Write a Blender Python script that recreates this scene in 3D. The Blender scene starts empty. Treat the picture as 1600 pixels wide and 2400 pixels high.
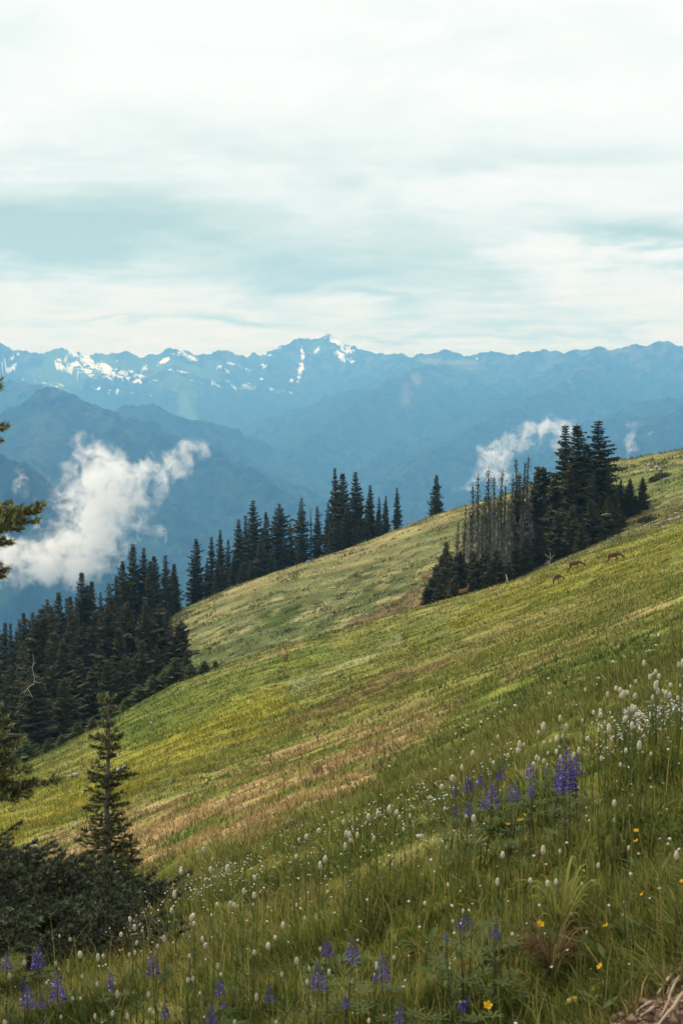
import bpy, math, random
import numpy as np
from mathutils import Vector, Matrix
R = math.radians
random.seed(7)
rng = np.random.default_rng(11)
SC = bpy.context.scene
COL = SC.collection

# ------------------------------------------------------------------ camera
EYE = 2.4                      # eye height over the ground under the camera (m)
F = 50 / 36 * 2400             # focal length in photograph pixels
PITCH = math.atan((1200 - 850) / F)
cam_d = bpy.data.cameras.new('camera')
cam = bpy.data.objects.new('camera', cam_d)
COL.objects.link(cam)
cam_d.sensor_fit = 'VERTICAL'
cam_d.sensor_height = 36
cam_d.lens = 50
cam_d.clip_start = 0.05
cam_d.clip_end = 60000
cam.location = (0, 0, EYE)
cam.rotation_euler = (math.pi / 2 - PITCH, 0, 0)
cam_d.dof.use_dof = True
cam_d.dof.focus_distance = 30
cam_d.dof.aperture_fstop = 11
SC.camera = cam

# ------------------------------------------------------------------ light and exposure
SUN_EL, SUN_AZ = 52, -48       # degrees; azimuth measured from straight ahead, negative = left
SC.view_settings.view_transform = 'Standard'
SC.view_settings.look = 'None'
SC.view_settings.exposure = 0
SC.view_settings.gamma = 1
SC.cycles.max_bounces = 12
SC.cycles.diffuse_bounces = 3
SC.cycles.transparent_max_bounces = 12
SC.cycles.transmission_bounces = 3
SC.cycles.volume_bounces = 10
SC.cycles.use_denoising = True
SC.cycles.volume_step_rate = 1.0
SC.cycles.volume_max_steps = 256
sun_d = bpy.data.lights.new('sun', 'SUN')
sun_d.energy = 3.3
sun_d.angle = R(1.5)
sun_d.color = (1.0, 0.95, 0.84)
sun = bpy.data.objects.new('sun', sun_d)
COL.objects.link(sun)
sd = Vector((math.sin(R(SUN_AZ)) * math.cos(R(SUN_EL)), math.cos(R(SUN_AZ)) * math.cos(R(SUN_EL)), math.sin(R(SUN_EL))))
sun.rotation_euler = sd.to_track_quat('Z', 'Y').to_euler()
sun.location = sd * 50


class NT:
    """small helper for building node trees"""
    def __init__(s, tree):
        s.t = tree
        tree.nodes.clear()

    def n(s, typ, **kw):
        nd = s.t.nodes.new(typ)
        for k, v in kw.items():
            if k.startswith('i_'):
                nd.inputs[k[2:].replace('_', ' ')].default_value = v
            else:
                setattr(nd, k, v)
        return nd

    def l(s, a, b):
        s.t.links.new(a, b)

    def put(s, sock, v):
        if isinstance(v, bpy.types.NodeSocket):
            s.l(v, sock)
        else:
            sock.default_value = v

    def m(s, op, a, b=0.0, c=0.0, clamp=False):
        nd = s.t.nodes.new('ShaderNodeMath')
        nd.operation = op
        nd.use_clamp = clamp
        for k, v in enumerate((a, b, c)):
            s.put(nd.inputs[k], v)
        return nd.outputs[0]

    def mix(s, fac, a, b, blend='MIX'):
        nd = s.t.nodes.new('ShaderNodeMix')
        nd.data_type = 'RGBA'
        nd.blend_type = blend
        s.put(nd.inputs[0], fac)
        s.put(nd.inputs[6], a if isinstance(a, bpy.types.NodeSocket) else (*a, 1))
        s.put(nd.inputs[7], b if isinstance(b, bpy.types.NodeSocket) else (*b, 1))
        return nd.outputs[2]

    def noise(s, vec, scale, detail=4, rough=0.5, dist=0.0):
        nd = s.n('ShaderNodeTexNoise')
        if vec is not None:
            s.l(vec, nd.inputs['Vector'])
        nd.inputs['Scale'].default_value = scale
        nd.inputs['Detail'].default_value = detail
        nd.inputs['Roughness'].default_value = rough
        nd.inputs['Distortion'].default_value = dist
        return nd.outputs[0]

    def ramp(s, fac, stops, interp='LINEAR'):
        nd = s.n('ShaderNodeValToRGB')
        cr = nd.color_ramp
        cr.interpolation = interp
        while len(cr.elements) < len(stops):
            cr.elements.new(0.5)
        for e, (p, c) in zip(cr.elements, stops):
            e.position = p
            e.color = (*c, 1) if len(c) == 3 else c
        s.put(nd.inputs[0], fac)
        return nd.outputs[0]


def lin(r, g, b):
    return tuple(((c / 255 + .055) / 1.055) ** 2.4 if c > 10 else c / 255 / 12.92 for c in (r, g, b))


# ------------------------------------------------------------------ sky
world = bpy.data.worlds.new('World')
SC.world = world
world.use_nodes = True
w = NT(world.node_tree)
tc = w.n('ShaderNodeTexCoord').outputs['Generated']
sky = w.n('ShaderNodeTexSky', sky_type='NISHITA', sun_disc=False)
sky.sun_elevation = R(SUN_EL)
sky.sun_rotation = R(SUN_AZ)
sky.altitude = 1600
sky.dust_density = 2.0
sx = w.n('ShaderNodeSeparateXYZ')
w.l(tc, sx.inputs[0])
X, Y, Z = sx.outputs
hor = w.m('SQRT', w.m('ADD', w.m('MULTIPLY', X, X), w.m('MULTIPLY', Y, Y)))
T = w.m('DIVIDE', Z, w.m('MAXIMUM', hor, 0.02))         # tangent of the elevation
AZ = w.m('ARCTAN2', X, Y)                               # azimuth, 0 = straight ahead
# cloud layer seen in perspective: the direction projected on a curved deck
den = w.m('ADD', w.m('MAXIMUM', T, 0.0), 0.09)
cv = w.n('ShaderNodeCombineXYZ')
w.l(w.m('DIVIDE', AZ, den), cv.inputs[0])
w.l(w.m('DIVIDE', 1.0, den), cv.inputs[1])
deck = cv.outputs[0]
n1 = w.noise(deck, 0.75, 6, 0.55, 0.4)
n2 = w.noise(deck, 2.6, 5, 0.55, 0.3)
cv2 = w.n('ShaderNodeCombineXYZ')
w.l(AZ, cv2.inputs[0])
w.l(w.m('MULTIPLY', T, 3.2), cv2.inputs[1])
cv2.inputs[2].default_value = 3.7
n3 = w.noise(cv2.outputs[0], 5.5, 6, 0.58, 0.5)
wob = w.m('MULTIPLY', w.m('SUBTRACT', n3, 0.5), 0.085)
wob2 = w.m('MULTIPLY', w.m('SUBTRACT', w.noise(cv2.outputs[0], 14, 4, 0.6), 0.5), 0.02)
Tw = w.m('ADD', w.m('ADD', T, wob), wob2)
Aw = w.m('ADD', AZ, w.m('MULTIPLY', w.m('SUBTRACT', n1, 0.5), 0.12))


def band(px, py, rx, ry, amp):
    a = (px - 800) / F
    t = (850 - py) / F
    da = w.m('DIVIDE', w.m('SUBTRACT', Aw, a), rx / F)
    dt = w.m('DIVIDE', w.m('SUBTRACT', Tw, t), ry / F)
    q = w.m('ADD', w.m('MULTIPLY', da, da), w.m('MULTIPLY', dt, dt))
    return w.m('MULTIPLY', w.m('EXPONENT', w.m('MULTIPLY', q, -1.0)), amp)


dark = None
for b in [(230, 540, 420, 75, .95), (60, 600, 260, 60, .6), (640, 640, 200, 38, .5), (820, 600, 260, 30, .4),
          (1540, 600, 210, 32, .95), (1250, 560, 380, 60, .35), (840, 675, 130, 16, .55), (560, 742, 110, 13, .6), (300, 758, 150, 10, .4),
          (1180, 722, 130, 18, .4), (1320, 765, 240, 12, .35), (300, 330, 600, 60, .14),
          (1150, 400, 500, 60, .22), (1300, 170, 500, 40, .05), (950, 765, 200, 10, .3)]:
    g = band(*b)
    dark = g if dark is None else w.m('ADD', dark, g)
low = w.m('SMOOTH_MIN', w.m('MULTIPLY', w.m('SUBTRACT', 0.24, T), 3.0), 1.0, 0.1)
fine = w.m('MULTIPLY', w.m('SUBTRACT', n2, 0.5), w.m('MAXIMUM', low, 0.0))
dark = w.m('ADD', dark, w.m('MULTIPLY', fine, 1.5))
dark = w.m('ADD', dark, w.m('MULTIPLY', w.m('SUBTRACT', n3, 0.45), 1.25))
dark = w.m('ADD', dark, w.m('MULTIPLY', w.m('SUBTRACT', 0.24, T), 0.75), clamp=True)
cloud = w.ramp(dark, [(0.0, (1.0, 1.0, .995)), (0.25, (.88, .935, .92)), (0.55, (.68, .795, .75)), (1.0, (.46, .62, .575))])
hz_f = w.m('EXPONENT', w.m('MULTIPLY', w.m('MAXIMUM', T, 0.0), -14.0))
cloud = w.mix(1.0, cloud, w.mix(hz_f, (.965, 1.0, 1.0), (.92, .985, 1.07)), 'MULTIPLY')
skyc = w.n('ShaderNodeMix', data_type='RGBA', blend_type='MIX')
skyscaled = w.n('ShaderNodeVectorMath', operation='SCALE')
w.l(sky.outputs[0], skyscaled.inputs[0])
skyscaled.inputs['Scale'].default_value = 1.0
# thin places in the deck let a little of the blue through
thin = w.m('MULTIPLY', dark, 0.04)
w.l(thin, skyc.inputs[0])
cl10 = w.n('ShaderNodeVectorMath', operation='SCALE')
w.l(cloud, cl10.inputs[0])
cl10.inputs['Scale'].default_value = 10.2            # the clouds, on the scale of the Nishita sky (shown at 0.1)
w.l(cl10.outputs[0], skyc.inputs[6])
w.l(skyscaled.outputs[0], skyc.inputs[7])
bg = w.n('ShaderNodeBackground')
bg.inputs['Strength'].default_value = 0.1
w.l(skyc.outputs[2], bg.inputs['Color'])
wo = w.n('ShaderNodeOutputWorld')
w.l(bg.outputs[0], wo.inputs['Surface'])


# ------------------------------------------------------------------ numpy helpers
def _hash(ix, iy, seed):
    h = (ix.astype(np.int64) * 374761393 + iy.astype(np.int64) * 668265263 + seed * 144269) & 0xffffffff
    h = ((h ^ (h >> 13)) * 1274126177) & 0xffffffff
    h = h ^ (h >> 16)
    return (h & 0xffff) / 65535.0


def vnoise(x, y, seed=0):
    ix, iy = np.floor(x), np.floor(y)
    fx, fy = x - ix, y - iy
    fx = fx * fx * fx * (fx * (fx * 6 - 15) + 10)
    fy = fy * fy * fy * (fy * (fy * 6 - 15) + 10)
    a = _hash(ix, iy, seed)
    b = _hash(ix + 1, iy, seed)
    c = _hash(ix, iy + 1, seed)
    d = _hash(ix + 1, iy + 1, seed)
    return a + (b - a) * fx + (c - a) * fy + (a - b - c + d) * fx * fy


def fbm(x, y, octv=4, seed=0, gain=0.5):
    s, a, t = 0, 1.0, 0
    for k in range(octv):
        s = s + a * vnoise(x * 2 ** k + 17.3 * k, y * 2 ** k - 9.1 * k, seed + k)
        t += a
        a *= gain
    return s / t


def ridged(x, y, octv=4, seed=0, gain=0.5):
    s, a, t = 0, 1.0, 0
    for k in range(octv):
        s = s + a * (1 - np.abs(2 * vnoise(x * 2 ** k + 3.3 * k, y * 2 ** k + 5.7 * k, seed + k) - 1))
        t += a
        a *= gain
    return s / t


def smooth(a, b, x):
    t = np.clip((x - a) / (b - a), 0, 1)
    return t * t * (3 - 2 * t)


CP, SP = math.cos(PITCH), math.sin(PITCH)


def project(x, y, z):
    """photograph pixel of a world point"""
    zz = z - EYE
    depth = np.maximum(y * CP - zz * SP, 1e-3)
    return 800 + F * x / depth, 1200 - F * (y * SP + zz * CP) / depth


def tan_at(az, py):
    """tangent of elevation of the ray with azimuth az that meets photo row py"""
    q = (1200 - py) / F
    c = np.cos(az)
    return c * (q * CP - SP) / (CP + q * SP)


def ray(px, py):
    dx, dy, dz = (px - 800) / F, CP + (1200 - py) / F * SP, -SP + (1200 - py) / F * CP
    return np.array([dx, dy, dz])


def pchip(xk, yk, x):
    """monotone cubic along axis 0"""
    xk = np.asarray(xk, float)
    h = np.diff(xk)
    sh = (-1,) + (1,) * (yk.ndim - 1)
    d = np.diff(yk, axis=0) / h.reshape(sh)
    m = np.zeros_like(yk)
    a, b = d[:-1], d[1:]
    w1 = (2 * h[1:] + h[:-1]).reshape(sh)
    w2 = (h[1:] + 2 * h[:-1]).reshape(sh)
    ok = a * b > 0
    with np.errstate(divide='ignore', invalid='ignore'):
        mm = (w1 + w2) / (w1 / np.where(ok, a, 1) + w2 / np.where(ok, b, 1))
    m[1:-1] = np.where(ok, mm, 0)
    m[0], m[-1] = d[0], d[-1]
    k = np.clip(np.searchsorted(xk, x) - 1, 0, len(xk) - 2)
    t = ((x - xk[k]) / h[k]).reshape(sh)
    hk = h[k].reshape(sh)
    return ((2 * t ** 3 - 3 * t ** 2 + 1) * yk[k] + (t ** 3 - 2 * t ** 2 + t) * hk * m[k]
            + (-2 * t ** 3 + 3 * t ** 2) * yk[k + 1] + (t ** 3 - t ** 2) * hk * m[k + 1])


# ------------------------------------------------------------------ the hillside: rows of the photograph that the ground meets at each distance
UC = np.array([-900, -300, 0, 200, 400, 600, 800, 1000, 1200, 1400, 1600, 1900, 2500.])
TAB = [  # distance, photo row per column
    (3.4,  [3500, 3210, 3070, 2975, 2890, 2810, 2730, 2645, 2560, 2480, 2400, 2280, 2040]),
    (4.6,  [3060, 2790, 2655, 2570, 2490, 2405, 2320, 2240, 2155, 2075, 2000, 1880, 1640]),
    (6.0,  [2800, 2560, 2445, 2365, 2290, 2210, 2125, 2045, 1965, 1880, 1800, 1680, 1450]),
    (8.0,  [2640, 2420, 2300, 2225, 2140, 2055, 1965, 1885, 1800, 1715, 1625, 1490, 1230]),
    (9.6,  [2610, 2390, 2275, 2195, 2105, 2020, 1930, 1840, 1750, 1660, 1570, 1430, 1170]),
    (12.4, [2570, 2360, 2245, 2160, 2070, 1980, 1900, 1815, 1725, 1635, 1545, 1405, 1140]),
    (18.0, [2480, 2285, 2180, 2100, 2010, 1925, 1845, 1760, 1675, 1590, 1505, 1370, 1120]),
    (30.0, [2340, 2165, 2070, 1995, 1910, 1830, 1755, 1675, 1595, 1515, 1435, 1310, 1080]),
    (60.0, [2120, 1990, 1925, 1855, 1770, 1700, 1630, 1560, 1490, 1415, 1340, 1230, 1020]),
    (90.0, [2030, 1915, 1855, 1775, 1685, 1610, 1550, 1487, 1415, 1345, 1275, 1170, 980]),
    (118.0, [1985, 1875, 1812, 1722, 1618, 1545, 1492, 1432, 1372, 1303, 1237, 1138, 950]),
    (130.0, [1980, 1870, 1806, 1715, 1608, 1534, 1480, 1423, 1367, 1293, 1225, 1128, 940]),
    (143.0, [2000, 1890, 1830, 1742, 1630, 1545, 1492, 1430, 1367, 1287, 1218, 1118, 930]),
    (162.0, [2010, 1890, 1820, 1740, 1625, 1540, 1485, 1415, 1350, 1268, 1195, 1092, 900]),
    (190.0, [1930, 1800, 1715, 1625, 1525, 1440, 1380, 1318, 1250, 1170, 1110, 1020, 840]),
    (215.0, [1850, 1715, 1640, 1555, 1452, 1365, 1301, 1228, 1164, 1098, 1062, 990, 820]),
    (225.0, [1840, 1705, 1630, 1545, 1442, 1356, 1292, 1218, 1156, 1090, 1056, 985, 815]),
    (240.0, [1850, 1715, 1642, 1560, 1460, 1372, 1306, 1232, 1170, 1104, 1068, 995, 830]),
    (300.0, [1900, 1800, 1750, 1690, 1600, 1520, 1460, 1390, 1330, 1270, 1230, 1150, 990]),
]
uaz = np.arctan((UC - 800) / F)
rk = np.log(np.array([t[0] for t in TAB]))
zt = np.array([t[1] for t in TAB], float)
rr0 = np.array([t[0] for t in TAB])[:, None]
zt = EYE + rr0 * tan_at(uaz[None, :], zt)
# close in: a gently tilted plane that passes under the camera
near_r = np.array([0.25, 0.9])
pl = []
for r in near_r:
    t = r / 3.4
    pl.append((1 - t) * 0.0 + t * zt[0])
zt = np.vstack([np.array(pl), zt])
rk = np.concatenate([np.log(near_r), rk])
# beyond the skyline: a steep wooded side falling to the valley
for r, dz in [(500, -110), (1000, -330), (1800, -640), (3200, -1000)]:
    zt = np.vstack([zt, 0.35 * (zt[-1] if r > 500 else zt[-1]) + (EYE + dz) * 0.65 if r == 500 else np.full(zt.shape[1], EYE + dz) + 0.15 * (zt[-1] - zt[-1].mean())])
    rk = np.append(rk, math.log(r))
LR = np.linspace(rk[0], rk[-1], 900)
AZ0, AZ1 = uaz[0], uaz[-1]
UA = np.linspace(AZ0, AZ1, 260)
zg = pchip(rk, zt, LR)
zg = pchip(uaz, zg.T.copy(), UA).T       # (r, az)


def hz(x, y):
    """ground height"""
    x, y = np.asarray(x, float), np.asarray(y, float)
    r = np.sqrt(x * x + y * y)
    az = np.arctan2(x, y)
    lr = np.clip(np.log(np.maximum(r, 0.26)), LR[0], LR[-1])
    # all the way round: the side behind the camera blends the two ends
    w1 = np.clip((az - AZ1) / (2 * math.pi - (AZ1 - AZ0)), 0, 1) + np.clip((az - AZ0 + 0) / -(2 * math.pi - (AZ1 - AZ0)), 0, 1) * -1
    azc = np.clip(az, AZ0, AZ1)
    span = 2 * math.pi - (AZ1 - AZ0)
    back = np.where(az > AZ1, (az - AZ1) / span, np.where(az < AZ0, 1 - (AZ0 - az) / span, 0))
    def look(a):
        i = (lr - LR[0]) / (LR[-1] - LR[0]) * (len(LR) - 1)
        j = (a - AZ0) / (AZ1 - AZ0) * (len(UA) - 1)
        i0 = np.clip(np.floor(i).astype(int), 0, len(LR) - 2)
        j0 = np.clip(np.floor(j).astype(int), 0, len(UA) - 2)
        fi, fj = i - i0, j - j0
        return (zg[i0, j0] * (1 - fi) * (1 - fj) + zg[i0 + 1, j0] * fi * (1 - fj)
                + zg[i0, j0 + 1] * (1 - fi) * fj + zg[i0 + 1, j0 + 1] * fi * fj)
    z = look(azc)
    bw = smooth(0, 1, back)
    z = np.where((az > AZ1) | (az < AZ0), look(np.full_like(az, AZ1)) * (1 - bw) + look(np.full_like(az, AZ0)) * bw, z)
    # small relief: hummocks and terracettes, growing with distance
    k = smooth(3, 12, r) * (1 - smooth(400, 900, r))
    z = z + k * ((fbm(x / 2.2, y / 2.2, 3, 5) - .5) * 0.16 + (fbm(x / 9, y / 9, 3, 9) - .5) * 0.5 * smooth(10, 40, r))
    # tussocks and little terraces along the contour
    u_, v_ = x * 0.42 + y * .9, x * .9 - .42 * y
    q = smooth(9, 14, r)
    z = z + q * (1 - smooth(60, 110, r)) * (ridged(u_ / .75, v_ / 1.9, 2, 401) - .5) * .17
    z = z + smooth(40, 90, r) * (1 - smooth(240, 300, r)) * (ridged(u_ / 2.2, v_ / 6.5, 3, 405) - .5) * .42
    z = z + smooth(2, 4, r) * (1 - q) * (fbm(x / .32, y / .32, 2, 409) - .5) * .20
    z = z + smooth(0.8, 2, r) * (fbm(x / .35, y / .35, 3, 21) - .5) * 0.07 * (1 - smooth(20, 40, r))
    z = z + smooth(400, 900, r) * (fbm(x / 260, y / 260, 4, 31) - .5) * 140
    return z


def hit(px, py, h=0.0, rmax=260.0):
    """where the ray of a photo pixel meets the ground raised by h -> (x, y, ground z) or None"""
    d = ray(px, py)
    dh = math.hypot(d[0], d[1])
    rs = np.exp(np.linspace(math.log(1.2), math.log(rmax), 2600))
    x, y = d[0] / dh * rs, d[1] / dh * rs
    g = hz(x, y)
    zr = EYE + d[2] / dh * rs
    s = zr - (g + h)
    i = np.argmax(s < 0)
    if not (s < 0).any():
        return None
    return float(x[i]), float(y[i]), float(g[i])


def at(px, r):
    """ground point at azimuth of column px (taken at the horizon row) and distance r"""
    az = math.atan((px - 800) / F)
    x, y = r * math.sin(az), r * math.cos(az)
    return x, y, float(hz(x, y))


# ------------------------------------------------------------------ object helpers
def tag(o, label=None, cat=None, group=None, kind=None):
    if label:
        o['label'] = label
    if cat:
        o['category'] = cat
    if group:
        o['group'] = group
    if kind:
        o['kind'] = kind
    return o


def link(name, me, mats, parent=None):
    o = bpy.data.objects.new(name, me)
    COL.objects.link(o)
    if mats is not None and not me.materials:
        for m_ in (mats if isinstance(mats, (list, tuple)) else [mats]):
            me.materials.append(m_)
    if parent:
        o.parent = parent
    return o


def root(name, loc=(0, 0, 0), rz=0.0):
    o = bpy.data.objects.new(name, None)
    o.empty_display_size = 0.1
    o.location = loc
    o.rotation_euler = (0, 0, rz)
    COL.objects.link(o)
    return o


def np_mesh(name, V, faces, cols=None, attr='col', smooth_=False):
    """V (n,3); faces: list of arrays (m,k)"""
    me = bpy.data.meshes.new(name)
    V = np.ascontiguousarray(V, np.float32)
    me.vertices.add(len(V))
    me.vertices.foreach_set('co', V.ravel())
    if not isinstance(faces, list):
        faces = [faces]
    faces = [np.asarray(f) for f in faces if len(f)]
    tot = sum(len(f) for f in faces)
    loops = np.concatenate([f.ravel() for f in faces]).astype(np.int32)
    sizes = np.concatenate([np.full(len(f), f.shape[1]) for f in faces]).astype(np.int32)
    me.loops.add(len(loops))
    me.loops.foreach_set('vertex_index', loops)
    me.polygons.add(tot)
    st = np.zeros(tot, np.int32)
    st[1:] = np.cumsum(sizes)[:-1]
    me.polygons.foreach_set('loop_start', st)
    me.polygons.foreach_set('loop_total', sizes)
    if smooth_:
        me.polygons.foreach_set('use_smooth', np.ones(tot, bool))
    if cols is not None:
        a = me.color_attributes.new(attr, 'FLOAT_COLOR', 'POINT')
        c = np.ones((len(V), 4), np.float32)
        c[:, :3] = cols
        a.data.foreach_set('color', c.ravel())
    me.update()
    return me


def grid_faces(nr, nc, wrap=False):
    i = np.arange(nr - 1)[:, None]
    j = np.arange(nc if wrap else nc - 1)[None, :]
    a = i * nc + j
    b = i * nc + (j + 1) % nc
    return np.stack([a, b, b + nc, a + nc], -1).reshape(-1, 4)


def mat_attr(name, rough=0.9, var=0.25, scale=60.0, translucent=0.0, bump=0.0, bscale=20, spec=0.2, rnd=0.0, attr='col'):
    """material coloured by the mesh's colour attribute, broken up by noise"""
    m = bpy.data.materials.new(name)
    m.use_nodes = True
    t = NT(m.node_tree)
    c = t.n('ShaderNodeVertexColor', layer_name=attr).outputs[0]
    pos = t.n('ShaderNodeTexCoord').outputs['Object']
    nz = t.noise(pos, scale, 4, 0.6)
    f = t.m('ADD', t.m('MULTIPLY', t.m('SUBTRACT', nz, 0.5), var * 2), 1.0)
    if rnd:
        ri = t.n('ShaderNodeObjectInfo').outputs['Random']
        f = t.m('MULTIPLY', f, t.m('ADD', t.m('MULTIPLY', ri, rnd), 1 - rnd / 2))
    sc = t.n('ShaderNodeVectorMath', operation='SCALE')
    t.l(c, sc.inputs[0])
    t.l(f, sc.inputs['Scale'])
    p = t.n('ShaderNodeBsdfPrincipled')
    t.l(sc.outputs[0], p.inputs['Base Color'])
    p.inputs['Roughness'].default_value = rough
    p.inputs['Specular IOR Level'].default_value = spec
    if bump:
        bn = t.n('ShaderNodeBump')
        bn.inputs['Strength'].default_value = bump
        t.l(t.noise(pos, bscale, 5, 0.65), bn.inputs['Height'])
        t.l(bn.outputs[0], p.inputs['Normal'])
    out = t.n('ShaderNodeOutputMaterial')
    if translucent:
        tr = t.n('ShaderNodeBsdfTranslucent')
        t.l(sc.outputs[0], tr.inputs[0])
        mx = t.n('ShaderNodeMixShader')
        mx.inputs[0].default_value = translucent
        t.l(p.outputs[0], mx.inputs[1])
        t.l(tr.outputs[0], mx.inputs[2])
        t.l(mx.outputs[0], out.inputs[0])
    else:
        t.l(p.outputs[0], out.inputs[0])
    return m


# ------------------------------------------------------------------ what grows where: the colour of the turf
def seg_dist(px, py, pts):
    best = np.full(px.shape, 1e9)
    for (x0, y0), (x1, y1) in zip(pts[:-1], pts[1:]):
        dx, dy = x1 - x0, y1 - y0
        t = np.clip(((px - x0) * dx + (py - y0) * dy) / (dx * dx + dy * dy), 0, 1)
        best = np.minimum(best, np.hypot(px - x0 - t * dx, py - y0 - t * dy))
    return best


TAN, STRAW, GREEN, YEL = (.36, .245, .125), (.33, .27, .12), (.085, .125, .022), (.27, .235, .025)
OLIVE, DEEP, PALE, BROWN, SOIL = (.15, .16, .035), (.055, .085, .022), (.33, .33, .17), (.16, .105, .05), (.20, .125, .08)
STROKES = [  # colour, half width, strength, near r, far r, polyline in the photo, dropped on the ground
    (YEL, 62, .62, 15, 125, [(-60, 1960), (150, 1890), (300, 1800), (450, 1730), (620, 1655)]),
    (GREEN, 40, .8, 60, 135, [(300, 1720), (480, 1635), (600, 1580), (760, 1535)]),
    (YEL, 16, .35, 60, 135, [(420, 1660), (560, 1600), (760, 1540)]),
    (TAN, 48, .98, 10, 80, [(90, 2020), (300, 1960), (560, 1885), (700, 1815), (900, 1745), (1010, 1690)]),
    (TAN, 34, .75, 9, 60, [(320, 2020), (560, 1950), (700, 1880), (860, 1810)]),
    (BROWN, 15, .8, 20, 120, [(700, 1690), (850, 1625), (960, 1575), (1090, 1530)]),
    (TAN, 12, .5, 20, 120, [(1180, 1600), (1300, 1530), (1560, 1415)]),
    (STRAW, 8, .6, 60, 130, [(1000, 1445), (1120, 1400), (1240, 1362)]),
    (PALE, 15, .55, 40, 130, [(690, 1612), (800, 1565), (930, 1505)]),
    (YEL, 50, .35, 60, 132, [(1100, 1440), (1300, 1370), (1600, 1270)]),
    (STRAW, 26, .4, 30, 120, [(1000, 1560), (1200, 1480), (1500, 1400)]),
    (DEEP, 32, .6, 9, 80, [(900, 1800), (1050, 1735), (1250, 1640), (1450, 1560), (1650, 1480)]),
    (GREEN, 24, .4, 9, 80, [(1000, 1690), (1250, 1600), (1600, 1490)]),
    (OLIVE, 30, .4, 30, 100, [(900, 1680), (1200, 1540), (1600, 1380)]),
    (DEEP, 34, .65, 135, 230, [(430, 1545), (600, 1500), (780, 1445), (960, 1350)]),
    (BROWN, 26, .7, 135, 230, [(820, 1482), (930, 1430), (1010, 1370)]),
    (BROWN, 20, .6, 135, 230, [(1380, 1260), (1500, 1215), (1620, 1180)]),
    (STRAW, 22, .5, 135, 240, [(560, 1370), (800, 1300), (1050, 1220)]),
    (DEEP, 18, .8, 135, 230, [(630, 1446), (690, 1425)]),
    (GREEN, 60, .5, 150, 240, [(1300, 1200), (1450, 1140), (1650, 1120)]),
    (STRAW, 10, .6, 118, 150, [(640, 1552), (520, 1580), (700, 1515)]),
]


def turf(x, y, z):
    """albedo of the turf (n,3) for ground points"""
    px, py = project(x, y, z)
    px, py = np.clip(px, -1500, 3500), np.clip(py, 0, 6000)
    r = np.sqrt(x * x + y * y)
    # vegetation patches: finer ones close by, coarser ones far away
    u_, v_ = x * 0.42 + y * .9, x * .9 - .42 * y
    f1, f2 = smooth(5, 25, r), smooth(40, 120, r)
    def ms(g):
        return g(.28) * (1 - f1) + g(1.1) * f1 * (1 - f2) + g(3.6) * f2
    n = ms(lambda q: fbm(x / (2.6 * q), y / (2.6 * q), 4, 41))
    n2 = ms(lambda q: fbm(x / (.5 * q), y / (.5 * q), 4, 47))
    st = ms(lambda q: fbm(u_ / (.7 * q), v_ / (6 * q), 4, 53))
    c = np.empty(x.shape + (3,))
    base = np.array(OLIVE)
    mid = np.array((.175, .175, .04))
    spur = np.array((.17, .165, .068))
    near = np.array((.115, .122, .026))
    wsp = smooth(133, 150, r)[..., None]
    wn = (1 - smooth(8, 16, r))[..., None]
    c[...] = base + (mid - base) * smooth(.35, .65, n)[..., None]
    c = c * (1 - wsp) + spur * wsp
    c = c * (1 - wn) + near * wn
    k = smooth(.5, .68, st)[..., None] * .45
    c = c * (1 - k) + np.array(DEEP) * k
    k = smooth(.48, .7, 1 - st)[..., None] * .35
    c = c * (1 - k) + np.array(STRAW) * k
    for col, wd, amp, r0, r1, pts in STROKES:
        d = seg_dist(px, py, pts)
        inr = smooth(r0 * .9, r0, r) * (1 - smooth(r1, r1 * 1.06, r))
        k = (1 - smooth(.35, 1.25, d / wd + (n - .5) * 2.6 + (n2 - .5) * 2.8 + (st - .5) * 2.2)) * amp * inr
        c = c * (1 - k[..., None]) + np.array(col) * k[..., None]
    # bare soil at the cut bank by the camera
    k = bank(px, py, r)
    c = c * (1 - k[..., None]) + np.array(SOIL) * k[..., None]
    c = c * (.42 + 1.16 * n2)[..., None]
    return np.clip(c, .01, .8)


def bank(px, py, r):
    q = (px - 1600) * .55 + (py - 2290) * .83
    return smooth(-15, 45, q + (vnoise(px / 40, py / 40, 3) - .5) * 60) * (1 - smooth(5.0, 6.0, r)) * (px > 900) * (1 - smooth(1720, 1860, px)) * smooth(2.6, 3.2, r)


# ------------------------------------------------------------------ hillside mesh
lr = np.concatenate([np.linspace(math.log(0.25), math.log(4), 150)[:-1], np.linspace(math.log(4), math.log(245), 1300)[:-1], np.linspace(math.log(245), math.log(3200), 160)])
nr = len(lr)
az_in = np.linspace(R(-17), R(17), 620)
az_out = np.linspace(R(17), R(343), 160)[1:-1]
az = np.concatenate([az_in, az_out])
RR, AA = np.meshgrid(np.exp(lr), az, indexing='ij')
gx, gy = RR * np.sin(AA), RR * np.cos(AA)
gz = hz(gx, gy)
gc = turf(gx, gy, gz)
forest = smooth(232, 262, RR)[..., None]
gc = gc * (1 - forest) + np.array((.022, .034, .016)) * forest
V = np.stack([gx, gy, gz], -1).reshape(-1, 3)
faces = grid_faces(nr, len(az), wrap=True)
V = np.vstack([V, [[0, 0, float(hz(0.0, 0.1))]]])
capf = np.array([[len(V) - 1, (j + 1) % len(az), j] for j in range(len(az))])
me = np_mesh('hillside', V, [faces[:, ::-1], capf[:, ::-1]], np.vstack([gc.reshape(-1, 3), gc.reshape(-1, 3)[:1]]), smooth_=True)
M_turf = mat_attr('turf', rough=1.0, var=.35, scale=9.0, bump=.6, bscale=14, spec=.05)
hill = link('hillside', me, M_turf)
tag(hill, kind='structure')

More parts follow.
